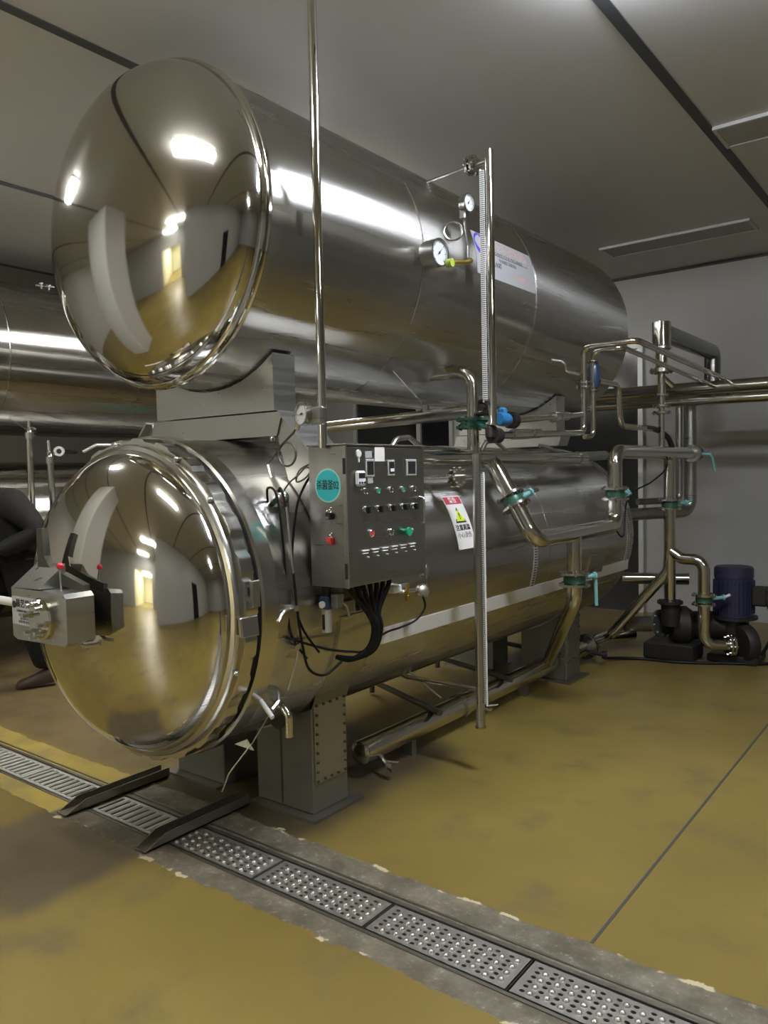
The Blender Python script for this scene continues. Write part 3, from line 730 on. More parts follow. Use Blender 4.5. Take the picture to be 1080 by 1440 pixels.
# gauge above the control cabinet
pig = MB()
c0 = Vector((-2.155, 2.2, 1.565)); 
loop = [Vector((-2.284, 2.2, 1.54)), Vector((-2.215, 2.2, 1.60))]
for k in range(0, 25):
    a = 2.3-2*PI*k/24; loop.append(Vector((-2.165+.047*math.cos(a), 2.2-.004*k/24, 1.583+.047*math.sin(a))))
loop += [Vector((-2.13, 2.2, 1.665)), Vector((-2.11, 2.2, 1.69))]
pig.tube(loop, .0045, 0, 8)
gauge((-2.075, 2.19, 1.735), (-.25, -.95, .05), .044, .03, 'round pressure gauge on coiled copper tail above the control cabinet', M_BOLT, 3.35, None,
      [('pigtail', pig, M_DBOLT), ('union_nut', MB().cyl(.011, (-2.112, 2.2, 1.68), (-2.098, 2.197, 1.70), 8), M_BOLT), ('cock_body', MB().box(-2.05, -1.98, 2.20, 2.235, 1.69, 1.76, .008), M_CAB)])

# ------------------------------------------------------------------ door lock box
lb = empty('door_lock_box', (-2.75, 1.52, .9), 'grey steel lock box with studs and red ball lever before the lower dome', 'lock box')
lx0, lx1, lz0, lz1, ly0, ly1 = -2.95, -2.565, .908, 1.094, 1.475, 1.585
b = MB()
poly = [(lx0, lz0), (lx0+.03, lz0-.012), (lx1-.02, lz0-.002), (lx1, lz0+.01), (lx1, lz1-.016), (lx1-.016, lz1), (lx0, lz1)]
b.prism(poly, ly0, ly1); b.build('housing', M_PLATE, lb)
b = MB(); b.add([(lx0, ly0, lz1), (lx0+.20, ly0+.0, lz1+.005), (lx0+.20, ly1, lz1+.09), (lx0, ly1, lz1+.085), (lx0+.2, ly1, lz1), (lx0, ly1, lz1)], [(0, 1, 2, 3), (0, 3, 5), (1, 4, 2), (2, 4, 5, 3)]); b.build('sloping_cover', M_PLATE, lb)
b = MB(); b.prism([(-2.915, 1.315), (-2.875, 1.315), (-2.865, 1.21), (-2.83, 1.17), (-2.60, 1.115), (-2.60, 1.08), (-2.915, 1.13)], 1.565, 1.592); b.build('angle_arm', M_DBOLT, lb)
MB().cyl(.03, (-2.86, 1.57, 1.02), (-2.86, 1.66, 1.02), 18).build('pivot', M_BOLT, lb)
sc_ = Vector((-2.722, ly0, .995))
b = MB(); b.lathe([(0, .02), (.072, .02), (.078, .014), (.078, 0)], sc_, (0, -1, 0), 36); b.build('stud_plate', M_DOME, lb)
for k, (dx, dz) in enumerate(((-.028, .052), (.006, .062), (.032, .045), (-.056, .012), (.046, -.014), (-.046, -.05), (-.012, -.066), (.024, -.048))):
    o = sc_+Vector((dx, -.018, dz)); st = MB(); st.cyl(.0085, o, o+Vector((0, -.034, 0)), 12); st = st.build('stud', M_BOLT, lb)
    b = MB(); b.cyl(.013, o, o+Vector((0, -.011, 0)), 6); b.build('nut', M_BOLT, st)
lab = MB().box(lx0+.004, lx0+.175, ly0-.0015, ly0, .955, 1.062).build('maker_label', M_LABEL, lb)
F = lambda x, z: Mface((x, ly0-.002, z), (1, 0, 0), (0, 0, 1))
text('晨艺机械', .034, F(lx0+.10, 1.035), M_INK, 'lettering', lab, bold=.0005)
b = MB(); b.lathe([(0, .0), (.014, 0), (.014, .001), (0, .001)], (lx0+.020, ly0-.0015, 1.03), (0, -1, 0), 20); b.build('round_logo', M_INK, lab)
text('CHENYI MACHINERY', .013, F(lx0+.10, 1.008), M_INK, 'lettering', lab)
for k in range(3): text(('杀菌设备 专业制造', '服务热线 0536', '质量可靠 使用安全')[k], .012, F(lx0+.10, .993-.013*k), M_GINK, 'lettering', lab)
b = MB(); b.cyl(.0045, (-2.69, 1.53, 1.09), (-2.69, 1.53, 1.175), 10); lv = b.build('lever', M_BOLT, lb)
MB().sphere(.0135, (-2.69, 1.53, 1.184), 18, 12).build('ball_knob', M_RED, lv)
MB().tube([(-3.75, 1.53, 1.02), (-2.945, 1.53, 1.02)], .017, 0, 16).build('hand_bar', M_WHITE, lb)
b = MB(); b.tube([(-2.66, 1.56, .905), (-2.62, 1.57, .885), (-2.56, 1.60, .895)], .008, .02, 8); b.build('lower_link', M_BOLT, lb)

# ------------------------------------------------------------------ control cabinet
cb = empty('control_cabinet', (-2.0, 2.5, 1.06), 'grey steel control cabinet with rows of buttons and a round teal sticker', 'control cabinet')
cx0, cx1, cy0, cy1, cz0, cz1 = -2.098, -1.905, 2.246, 2.772, 1.062, 1.610
MB().box(cx0, cx1-.012, cy0, cy1, cz0, cz1, .003).build('housing', M_CAB, cb)
dr = MB().box(cx1-.010, cx1, cy0+.004, cy1-.004, cz0+.004, cz1-.006, .003).build('cabinet_door', M_CAB, cb)
b = MB(); b.box(cx1-.016, cx1+.003, cy0-.003, cy0+.006, cz0, cz1, .002); b.build('door_edge', M_BOLT, dr)
MB().box(cx0-.005, cx1+.006, cy0-.006, cy1+.006, cz1, cz1+.006, .002).build('top_lip', M_FLANGE, cb)
for z in (1.53, 1.13): MB().cyl(.006, (cx1-.004, cy0-.006, z-.03), (cx1-.004, cy0-.006, z+.03), 10).build('hinge', M_BLKP, cb)
# sticker on the front side
sx = -1.998; sz = 1.457
b = MB(); b.lathe([(0, 0), (.0655, 0), (.0655, .0008), (0, .0008)], (sx, cy0, sz), (0, -1, 0), 48); stk = b.build('round_sticker', M_STRIM, cb)
b = MB(); b.lathe([(0, 0), (.0600, 0), (.0600, .0014), (0, .0014)], (sx, cy0, sz), (0, -1, 0), 48); b.build('sticker_face', M_STICK, stk)
text('杀菌釜02', .0285, Mface((sx, cy0-.002, sz), (1, 0, 0), (0, 0, 1)) @ Matrix.Diagonal((1, 1.45, 1, 1)), M_INK, 'lettering', stk, bold=.0002)
for z, mt in ((1.340, M_BLKP), (1.243, M_REDB)):
    b = MB(); b.box(-1.998, -1.972, cy0-.022, cy0, z-.014, z+.014, .003); sw = b.build('door_lock', mt, cb)
    b = MB(); b.box(-1.994, -1.978, cy0-.026, cy0-.02, z-.012, z-.002, .001)
    for dx, dz in ((0, .022), (-.012, .018), (.008, .03), (.006, .014)): b.sphere(.004, (-1.985+dx, cy0-.008, z+dz), 8, 5)
    b.build('lock_key', M_BOLT, sw)
def knob_ring(y, z, r, mat, name, long=0., core=None):
    b = MB(); b.lathe([(r*.78, 0), (r, 0), (r, .006), (r*.85, .009), (r*.78, .006)], (cx1, y, z), (1, 0, 0), 22); o = b.build(name, M_BOLT, dr)
    b = MB(); b.lathe([(0, .0), (r*.78, 0), (r*.76, .006+long), (0, .008+long)], (cx1, y, z), (1, 0, 0), 18)
    if long:
        b.box(cx1+.006, cx1+.026, y-r*.35, y+r*.35, z-r*1.1, z+r*.9, .002)
    b.build('cap', mat, o)
ys = (2.357, 2.437, 2.522, 2.604, 2.681)
for i, y in enumerate(ys): knob_ring(y, 1.432, .0135, (M_CAB, M_GREENB, M_CAB, M_GREENB, M_CAB)[i], 'indicator_lamp')
for i, y in enumerate(ys): knob_ring(y+.002, 1.360, .0135, M_BLKP, 'rotary_switch', .004)
knob_ring(2.389, 1.265, .0155, M_REDB, 'push_button'); knob_ring(2.517, 1.261, .0145, M_CAB, 'push_button')
b = MB(); b.lathe([(0, .03), (.018, .03), (.02, .024), (.012, .012), (.012, 0)], (cx1, 2.612, 1.256), (1, 0, 0), 20); b.build('mushroom_button', M_GREENB, dr)
b = MB(); b.box(cx1, cx1+.004, 2.632, 2.672, 1.258, 1.266); b.box(cx1, cx1+.004, 2.632, 2.668, 1.247, 1.253)
b.build('name_tag', M_WHITE, dr)
for i in range(6):
    y = 2.345+i*.063; z = 1.196
    b = MB(); b.box(cx1, cx1+.010, y-.021, y+.021, z+.002, z+.007, .001); b.box(cx1, cx1+.008, y-.016, y+.018, z-.009, z-.005, .001); b.box(cx1, cx1+.012, y+.012, y+.018, z-.025, z-.020, .001)
    b.build('terminal_clip', (M_WHITE, M_WHITE, M_WHITE, M_WHITE, M_WHITE, M_WHITE)[i], dr)
for y, z, w, h in ((2.385, 1.522, .027, .035), (2.524, 1.522, .023, .032), (2.664, 1.522, .036, .034)):
    b = MB(); b.box(cx1, cx1+.008, y-w, y+w, z-h, z+h, .002); o = b.build('display_module', M_FRAME, dr)
    MB().box(cx1+.008, cx1+.010, y-w*.72, y+w*.72, z-h*.75, z+h*.75).build('screen', M_BLKP, o)
    if w < .025: MB().box(cx1+.010, cx1+.011, y-w*.5, y+w*.6, z-h*.5, z-h*.1).build('digits', M_WHITE, o)
b = MB(); b.lathe([(0, .006), (.014, .005), (.016, 0)], (cx1, 2.322, 1.578), (1, 0, 0), 20); b.box(cx1, cx1+.003, 2.318, 2.326, 1.545, 1.57); b.build('key_switch', M_WHITE, dr)
MB().box(cx1, cx1+.002, 2.362, 2.405, 1.562, 1.588).build('small_plate', M_FRAME, dr)
MB().box(cx1, cx1+.002, 2.422, 2.486, 1.548, 1.604).build('paper_note', M_WLABEL, dr)
MB().box(cx1, cx1+.004, 2.372, 2.405, 1.462, 1.492).build('small_plate', M_FRAME, dr)
tm = empty('kitchen_timer', (cx1+.01, 2.322, 1.48), 'white digital timer stuck to the cabinet door', 'timer')
MB().box(cx1, cx1+.016, 2.292, 2.352, 1.452, 1.512, .008).build('case', M_WHITE, tm)
MB().box(cx1+.016, cx1+.0175, 2.303, 2.341, 1.483, 1.503).build('screen', M_BLKP, tm)
for k in range(3): MB().cyl(.0045, (cx1+.016, 2.307+k*.015, 1.466), (cx1+.019, 2.307+k*.015, 1.466), 10).build('key', M_NAVY, tm)
b = MB(); b.tube([(cx1, 2.728, 1.395), (cx1+.022, 2.728, 1.39), (cx1+.022, 2.730, 1.29), (cx1, 2.730, 1.283)], .006, .008, 10); b.build('pull_handle', M_BOLT, dr)
b = MB(); b.box(-2.10, -2.04, 2.44, 2.49, .93, 1.062, .003); b.build('support_post', M_PLATE, cb)
b = MB(); b.box(-2.10, -2.06, 2.60, 2.64, 1.02, 1.062, .003); b.build('rear_bracket', M_PLATE, cb)
# regulator under the cabinet
rg = empty('air_regulator', (-2.05, 2.30, .88), 'small air filter regulator with dark knob under the cabinet front', 'air regulator')
MB().box(-2.085, -2.035, 2.270, 2.315, .965, 1.018, .006).build('body', M_NAVY, rg)
MB().cyl(.018, (-2.06, 2.292, 1.018), (-2.06, 2.292, 1.062), 18).build('knob', M_BLKP, rg)
b = MB(); b.lathe([(0, .0), (.02, 0), (.02, .095), (0, .095)], (-2.062, 2.292, .872), (0, 0, 1), 20); b.build('bowl', M_FRAME, rg)
MB().box(-2.066, -2.056, 2.268, 2.274, .885, .945).build('sight_strip', M_BLKP, rg)
b = MB(); b.lathe([(0, .008), (.014, .008), (.014, 0)], (-2.062, 2.270, .985), (0, -1, 0), 18); b.build('dial', M_WHITE, rg)
b = MB(); b.box(-2.035, -2.0, 2.285, 2.33, .97, 1.03, .004); b.tube([(-2.03, 2.31, 1.0), (-1.99, 2.33, .98), (-1.985, 2.34, .93)], .006, .02, 8); b.build('elbow_fitting', M_DULL, rg)
MB().box(-2.07, -2.05, 2.315, 2.44, .98, .99).build('mount_arm', M_PLATE, rg)

# cables
def cable(name, pts, r, label, group=None, mat=None):
    P = [Vector(p) for p in pts]; Q = []
    for i in range(len(P)-1):
        p0 = P[max(i-1, 0)]; p1 = P[i]; p2 = P[i+1]; p3 = P[min(i+2, len(P)-1)]
        for k in range(8):
            t = k/8; Q.append(.5*((2*p1)+(p2-p0)*t+(2*p0-5*p1+4*p2-p3)*t*t+(3*p1-p0-3*p2+p3)*t**3))
    Q.append(P[-1])
    return tag(MB().tube(Q, r, 0, 8).build(name, mat or M_BLACK), label, 'cable', group)
for i in range(7):
    y = 2.36+i*.042
    cable('power_cable', [(-2.0, y, 1.07), (-1.995, y+.004, 1.03), (-1.99+.004*(i % 2), 2.50+(i-3)*.013, .93), (-1.985+.006*(i % 3), 2.515+(i-3)*.007, .86), (-2.0, 2.50+(i-3)*.008, .78-.006*(i % 3)), (-2.05, 2.44+(i-3)*.006, .735), (-2.12, 2.41, .74)], .0105,
          ('thick black cable hanging from the cabinet bottom, %s of the bundle' % ('leftmost', 'second from left', 'third from left', 'middle', 'third from right', 'second from right', 'rightmost')[i]), 'black cables under the cabinet')
cable('sensor_cable', [(-2.02, 2.905, .93), (-2.02, 2.92, .88), (-2.03, 2.86, .83), (-2.05, 2.77, .81), (-2.06, 2.66, .80), (-2.04, 2.50, .76), (-2.03, 2.40, .775), (-2.05, 2.30, .80), (-2.08, 2.22, .83), (-2.1, 2.10, .88)], .005, 'thin black cable from the silver sensor head along the vessel')
cable('sensor_cable', [(-2.19, 2.17, 1.43), (-2.16, 2.15, 1.45), (-2.13, 2.14, 1.40), (-2.105, 2.14, 1.25), (-2.08, 2.14, 1.0), (-2.075, 2.16, .85), (-2.08, 2.2, .74), (-2.07, 2.28, .70), (-2.05, 2.36, .74)], .0055, 'black cable dropping from the round sensor cover in a long curve')
cable('sensor_cable', [(-2.24, 2.16, 1.38), (-2.20, 2.12, 1.45), (-2.15, 2.12, 1.42), (-2.12, 2.12, 1.2), (-2.11, 2.12, 1.0), (-2.10, 2.13, .88), (-2.09, 2.2, .78)], .005, 'black cable looping round the round sensor cover')
cable('sensor_cable', [(-2.1, 2.3, 1.52), (-2.125, 2.26, 1.47), (-2.13, 2.20, 1.35), (-2.12, 2.16, 1.1), (-2.10, 2.18, .92), (-2.06, 2.24, .80)], .005, 'black cable leaving the cabinet back edge and falling down')
cable('capillary_tube', [(-2.19, 2.19, 1.43), (-2.16, 2.20, 1.47), (-2.13, 2.22, 1.50), (-2.115, 2.25, 1.53), (-2.10, 2.26, 1.515), (-2.115, 2.24, 1.485), (-2.14, 2.22, 1.475), (-2.13, 2.23, 1.52), (-2.10, 2.28, 1.55)], .0035, 'thin looped capillary tube beside the teal sticker', None, M_DBOLT)
# temperature sensor head with brass cock
ts = empty('temperature_sensor', (-2.06, 2.9, .96), 'silver temperature sensor head beside a brass cock under the cabinet right corner', 'sensor')
b = MB(); b.lathe([(0, -.012), (.026, -.012), (.032, 0), (.032, .014), (.022, .026), (0, .03)], (-2.04, 2.925, .955), (.75, -.55, .2), 24); b.build('sensor_head', M_BOLT, ts)
MB().tube([(-2.11, 2.80, .965), (-2.06, 2.80, .965), (-2.05, 2.90, .962)], .009, .02, 10).build('sensor_stem', M_BOLT, ts)
b = MB(); b.cyl(.009, (-2.045, 2.82, .925), (-2.045, 2.82, 1.0), 10); b.box(-2.055, -2.035, 2.81, 2.83, .925, .95, .003); b.build('brass_cock', M_BRASS, ts)
b = MB(); b.box(-2.115, -2.05, 2.73, 2.79, .965, 1.0, .006); b.build('junction', M_WHITE, ts)

# the long polished pole from the cabinet to the ceiling
tag(MB().tube([(-2.0, 2.226, 1.60), (-2.0, 2.226, H)], .0175, 0, 20).build('conduit_pole', M_DOME), 'tall shiny steel conduit pole from the cabinet top up to the ceiling', 'pole')

# ------------------------------------------------------------------ pipework
def flange(b, o, axis, r, t=.012, bolts=8, br=.008):
    d = Vector(axis).normalized(); o = Vector(o)-d*t/2
    b.lathe([(0, 0), (r, 0), (r, t), (0, t)], o, d, 28)
    X, Y_, Z = frame_of(d)
    for k in range(bolts):
        a = 2*PI*k/bolts; c = o+X*(r*.82*math.cos(a))+Y_*(r*.82*math.sin(a)); b.cyl(br, c-d*.008, c+d*(t+.008), 6)
def butterfly(o, axis, label, r=.088, hdir=(0, 1, 0), hang=None, pr=.046, hmat=None, drop=(0, 0, -1), hl=.12):
    o = Vector(o); d = Vector(axis).normalized(); h = Vector(hdir).normalized()
    t = empty('butterfly_valve', o, label, 'valve', 'butterfly valves')
    b = MB(); b.lathe([(pr, -.024), (r*.66, -.024), (r*.70, -.014), (r*.70, .014), (r*.66, .024), (pr, .024)], o, d, 28); b.build('valve_body', M_GREEN, t)
    for s in (-1, 1):
        f = MB(); flange(f, o+d*s*.034, d, r, .013, 6, .007); f.build('clamp_flange', M_FLANGE, t)
    b = MB(); b.tube([o+h*(r*.7), o+h*(r+.055)], .014, 0, 12); b.lathe([(0, 0), (.022, 0), (.024, .012), (0, .016)], o+h*(r+.05), h, 14); b.build('neck', M_TEALH, t)
    dd = Vector(drop).normalized(); q = o+h*(r+.055)
    b = MB(); b.tube([q-dd*.015, q+dd*.03+h*.012, q+dd*(hl+.012)+h*.012], .011, .02, 10); b.build('handle', hmat or M_TEALH, t)
    return t
RP = .047
# floor pipe
fp = empty('floor_pipe', (-2.40, 4.4, .12), 'thick steel pipe lying along the floor beside the retort', 'pipe')
b = MB(); b.tube([(-2.40, 2.89, .13), (-2.40, 5.62, .13)], .060, 0, 28); b.lathe([(0, -.022), (.03, -.018), (.052, -.008), (.060, .004)], (-2.40, 2.89, .13), (0, 1, 0), 28); b.build('pipe_body', M_PIPE, fp)
b = MB(); flange(b, (-2.40, 5.62, .13), (0, 1, 0), .095, .016, 8, .008); flange(b, (-2.40, 5.66, .13), (0, 1, 0), .095, .016, 8, .008); b.build('flange', M_FLANGE, fp)
MB().tube([(-2.40, 5.66, .13), (-2.40, 6.02, .13), (-2.25, 6.25, .14)], .05, .1, 24).build('rear_section', M_PIPE, fp)
for y, w_ in ((3.80, .012), (3.92, .006)): MB().lathe([(.058, -w_), (.072, -w_), (.072, w_), (.058, w_)], (-2.40, y, .13), (0, 1, 0), 28).build('clamp_ring', M_FLANGE, fp)
for y in (3.3, 4.6, 5.4):
    MB().box(-2.43, -2.37, y-.02, y+.02, 0, .08).build('pipe_foot', M_LEG, fp)
b = MB(); b.tube([(-2.35, 2.99, .09), (-2.285, 2.96, .06), (-2.25, 2.955, .05)], .011, .01, 10); b.cyl(.018, (-2.31, 2.97, .075), (-2.285, 2.96, .065), 10); b.tube([(-2.30, 2.965, .085), (-2.24, 2.99, .085)], .005, 0, 8); b.build('drain_cock', M_BOLT, fp)
b = MB(); b.tube([(-2.35, 5.60, .10), (-2.24, 5.62, .09)], .015, 0, 10); b.cyl(.03, (-2.26, 5.61, .09), (-2.225, 5.62, .09), 12); b.build('side_cock', M_CAST, fp)
# pipe run next to the shell
pr_ = empty('process_pipe_run', (-1.888, 4.9, 0), 'bent steel process pipe with tee branches on the right side of the retort', 'pipe')
b = MB()
b.tube([(-2.15, 3.773, 1.565), (-1.888, 3.773, 1.125), (-1.888, 4.93, 1.125), (-1.888, 4.93, 1.608), (-1.888, 6.62, 1.608)], RP, .085, 26)
b.build('main_bend', M_PIPE, pr_)
MB().tube([(-1.888, 4.28, 1.12), (-1.888, 4.28, .73), (-2.05, 4.48, .53), (-2.36, 4.90, .17)], .043, .09, 24).build('lower_branch', M_PIPE, pr_)
MB().tube([(-1.888, 5.93, 1.608), (-1.888, 6.05, 1.600), (-1.888, 6.05, .46)], RP-.004, .10, 24).build('riser_tee', M_PIPE, pr_)
MB().tube([(-1.888, 6.05, .86), (-1.80, 6.05, .80), (-1.637, 6.05, .80), (-1.637, 6.05, .16), (-1.49, 6.16, .15)], RP-.004, .085, 24).build('pump_branch', M_PIPE, pr_)
MB().tube([(-1.888, 6.05, .86), (-1.90, 6.05, .70), (-2.34, 6.0, .17)], RP-.006, .10, 24).build('diagonal_branch', M_PIPE, pr_)
b = MB(); flange(b, (-1.49, 6.16, .15), (.8, .6, 0), .085, .016, 8, .008); flange(b, (-1.47, 6.175, .15), (.8, .6, 0), .085, .016, 8, .008); b.build('flange', M_FLANGE, pr_)
b = MB(); flange(b, (-1.888, 6.05, .46), (0, 0, 1), .095, .02, 8, .008); b.build('flange', M_CAST, pr_)
b = MB(); flange(b, (-1.888, 6.62, 1.608), (0, 1, 0), .07, .02, 8, .006); b.build('end_flange', M_FLANGE, pr_)
# valves
dA = Vector((-2.15+1.888, 0, 1.565-1.125)).normalized()
butterfly(Vector((-2.012, 3.773, 1.334)), dA, 'butterfly valve with grey lever on the slanted pipe beside the warning label', .085, (.25, .9, .3), hmat=M_CAB, drop=(0, 1, .1), hl=.06)
butterfly((-1.888, 4.93, 1.335), (0, 0, 1), 'butterfly valve on the upright pipe under the upper elbow, handle pointing right', .088, (.2, 1, 0), drop=(0, .3, -.05), hl=.03)
butterfly((-1.888, 6.05, 1.215), (0, 0, 1), 'butterfly valve with blue-green lever on the rear riser above the tee', .085, (.6, .8, .05), drop=(.3, 1, .25), hl=.06)
butterfly((-1.888, 4.28, .855), (0, 0, 1), 'butterfly valve with hanging pale teal lever above the slanted lower branch', .092, (.45, .9, .05), drop=(0, .05, -1), hl=.17)
butterfly((-1.637, 6.05, .50), (0, 0, 1), 'butterfly valve in front of the dark pump motor near the floor', .088, (.8, .5, .1), drop=(.3, 0, .2), hl=.03, hmat=M_WHITE)
butterfly((-1.888, 6.72, 1.608), (0, 1, 0), 'end valve with teal lever at the far end of the top pipe', .062, (1, .2, -.1), drop=(.1, .25, -1), hl=.13)

# horizontal steam manifold at cabinet height
mf = empty('steam_manifold', (-2.15, 3.9, 1.58), 'straight horizontal steel manifold pipe leaving the cabinet back to the right', 'pipe')
MB().tube([(-2.15, 2.80, 1.578), (-2.15, 4.96, 1.572)], .040, 0, 26).build('pipe_body', M_PIPE, mf)
MB().lathe([(0, 0), (.045, 0), (.045, .10), (0, .10)], (-2.15, 4.93, 1.572), (0, 1, 0), 26).build('end_cap', M_PIPE, mf)
for y in (3.03, 3.86): MB().tube([(-2.17, y-.16, 1.60), (-2.17, y-.10, 1.66), (-2.17, y, 1.67), (-2.17, y+.14, 1.605)], .013, .06, 12).build('bypass_bend', M_BOLT, mf)
MB().tube([(-2.17, 4.42, 1.65), (-2.16, 4.50, 1.64), (-2.16, 4.66, 1.61)], .013, .06, 12).build('bypass_bend', M_BOLT, mf)
MB().tube([(-2.30, 4.98, 1.578), (-2.30, 5.8, 1.60)], .035, 0, 20).build('rear_section', M_CAB, mf)
# tank outlet down to the manifold
to = empty('tank_outlet_pipe', (-2.15, 3.59, 1.6), 'bent outlet pipe under the upper tank dropping to a teal flange', 'pipe')
MB().tube([(-2.42, 3.58, 2.03), (-2.15, 3.59, 2.03), (-2.15, 3.59, 1.60)], .032, .09, 22).build('pipe_body', M_PIPE, to)
b = MB(); flange(b, (-2.15, 3.59, 1.775), (0, 0, 1), .09, .014, 8, .007); flange(b, (-2.15, 3.59, 1.735), (0, 0, 1), .09, .014, 8, .007); b.build('flange', M_GREEN, to)
b = MB(); b.lathe([(.05, -.012), (.068, -.012), (.068, .012), (.05, .012)], (-2.15, 3.59, 1.755), (0, 0, 1), 22); b.build('gasket_body', M_TEAL, to)
b = MB(); b.lathe([(.03, -.02), (.045, -.02), (.045, .02), (.03, .02)], (-2.12, 3.66, 1.84), (.2, 1, 0), 20); b.tube([(-2.12, 3.62, 1.84), (-2.12, 3.75, 1.84)], .02, 0, 12); b.build('side_coupling', M_CAST, to)
# cross pipes below the upper tank
cp = empty('cross_pipe', (-2.8, 3.7, 1.82), 'pair of thin horizontal pipes running crosswise between the two vessels', 'pipe')
MB().tube([(-3.45, 3.70, 1.812), (-2.22, 3.66, 1.845)], .017, 0, 14).build('pipe_body', M_PIPE, cp)
MB().tube([(-3.45, 3.78, 1.79), (-2.20, 3.74, 1.815)], .021, 0, 14).build('lower_pipe', M_CAB, cp)
b = MB(); b.cyl(.022, (-2.5, 3.66, 1.84), (-2.5, 3.66, 1.88), 10); b.build('vent_plug', M_BOLT, cp)
MB().tube([(-2.38, 3.20, 2.02), (-2.36, 3.42, 1.87)], .004, 0, 8).build('drip_tube', M_BOLT, ut)

# level gauges
def level_gauge(y, z0, z1, label, sc_side, mat, bot):
    t = empty('level_gauge', (-1.95, y, z0), label, 'level gauge', 'vertical level gauges')
    MB().tube([(-1.95, y, z0), (-1.95, y, z1)], .0215, 0, 22).build('standpipe', mat, t)
    b = MB(); yo = 0 if sc_side < 0 else .03; b.box(-1.955+sc_side*.022-.012, -1.955+sc_side*.022+.012, y-.03+yo, y-.022+yo, z0+.12, z1-.10); b.build('scale_strip', M_SCALE, t)
    b = MB(); b.tube([(-1.953+sc_side*.036, y-.022+yo, z0+.11), (-1.953+sc_side*.036, y-.022+yo, z1-.09)], .005, 0, 10); b.build('sight_glass_tube', M_WHITE, t)
    b = MB(); b.lathe([(0, 0), (.027, 0), (.027, .008), (0, .008)], (-1.95, y, z0-.004), (0, 0, 1), 22); b.build('base_cap', M_FLANGE, t)
    return t
t = level_gauge(3.45, 1.735, 3.085, 'upper tall tubular level gauge standing before the tank nameplate', -1, M_DOME, 0)
b = MB(); b.tube([(-1.95, 3.45, 3.035), (-2.02, 3.45, 3.035)], .011, 0, 10); flange(b, (-2.035, 3.45, 3.033), (1, 0, 0), .05, .012, 8, .006); flange(b, (-2.06, 3.45, 3.033), (1, 0, 0), .05, .012, 8, .006); b.build('upper_flange', M_FLANGE, t)
MB().tube([(-2.06, 3.45, 3.033), (-2.34, 3.45, 3.02)], .007, 0, 10).build('upper_link', M_BOLT, t)
MB().tube([(-1.95, 3.45, 1.80), (-2.10, 3.56, 1.80)], .014, 0, 10).build('lower_link', M_CAST, t)
t = level_gauge(3.285, .232, 1.585, 'lower tall tubular level gauge in front of the warning label', 1, M_CAB, 0)
b = MB(); b.tube([(-1.96, 3.285, 1.475), (-2.42, 3.285, 1.475)], .012, 0, 12); b.build('upper_link', M_BOLT, t)
b = MB(); flange(b, (-2.05, 3.285, 1.475), (1, 0, 0), .052, .012, 8, .006); flange(b, (-2.085, 3.285, 1.475), (1, 0, 0), .052, .012, 8, .006); b.build('link_flange', M_FLANGE, t)
MB().tube([(-1.96, 3.285, .42), (-2.40, 3.285, .42), (-2.46, 3.285, .44)], .012, .01, 12).build('lower_link', M_BOLT, t)
b = MB(); b.tube([(-1.94, 3.285, .33), (-1.90, 3.285, .325), (-1.89, 3.29, .335)], .007, .01, 8); b.tube([(-1.91, 3.285, .345), (-1.87, 3.32, .35)], .004, 0, 8); b.build('drain_cock', M_BOLT, t)

# small valve cluster at the foot of the upper gauge
bv = empty('solenoid_valve', (-1.96, 3.6, 1.77), 'small valve with bright blue cap at the foot of the upper level gauge', 'valve')
b = MB(); b.lathe([(0, -.05), (.03, -.05), (.036, -.03), (.036, .03), (.03, .05), (0, .05)], (-1.965, 3.585, 1.765), (0, 1, 0), 20); b.box(-1.985, -1.945, 3.565, 3.60, 1.77, 1.825, .008); b.build('cap', M_BLUE, bv)
b = MB(); flange(b, (-1.965, 3.66, 1.765), (0, 1, 0), .045, .012, 8, .006); flange(b, (-1.965, 3.69, 1.765), (0, 1, 0), .045, .012, 8, .006); b.build('flange', M_CAST, bv)
b = MB(); b.box(-1.985, -1.945, 3.42, 3.50, 1.66, 1.73, .012); b.lathe([(0, -.03), (.04, -.03), (.04, .03), (0, .03)], (-1.965, 3.50, 1.68), (0, 1, 0), 18); b.build('strainer_body', M_CAST, bv)
# row pipes to the right
rp = empty('instrument_pipe_loop', (-1.95, 4.59, 1.7), 'pair of slim bright pipes with rounded corners rising beside the upper tank end', 'pipe')
MB().tube([(-1.965, 3.52, 1.68), (-1.955, 4.59, 1.725), (-1.95, 4.59, 2.252), (-1.62, 4.59, 2.252), (-1.62, 6.80, 2.18)], .019, .05, 16).build('outer_pipe', M_PIPE, rp)
MB().tube([(-1.955, 4.60, 1.70), (-1.93, 4.68, 1.70), (-1.93, 4.68, 2.235), (-1.74, 4.68, 2.235), (-1.74, 6.80, 2.15)], .016, .05, 16).build('inner_pipe', M_PIPE, rp)
MB().tube([(-1.965, 3.69, 1.765), (-1.955, 4.56, 1.835)], .017, 0, 14).build('upper_row', M_PIPE, rp)
for y0, y1, r in ((3.68, 3.86, .028), (3.90, 3.99, .026)): MB().tube([(-1.963, y0, 1.687+(y0-3.6)*.042), (-1.96, y1, 1.687+(y1-3.6)*.042)], r, 0, 16).build('coupling', M_BOLT, rp)
for y0, y1, r in ((4.16, 4.22, .032), (4.24, 4.36, .027)): MB().tube([(-1.96, y0, 1.765+(y0-3.69)*.08), (-1.96, y1, 1.765+(y1-3.69)*.08)], r, 0, 16).build('coupling', M_BOLT, rp)
b = MB(); flange(b, (-1.95, 4.59, 2.03), (0, 0, 1), .052, .010, 8, .006); flange(b, (-1.95, 4.59, 2.005), (0, 0, 1), .052, .010, 8, .006); b.build('flange', M_FLANGE, rp)
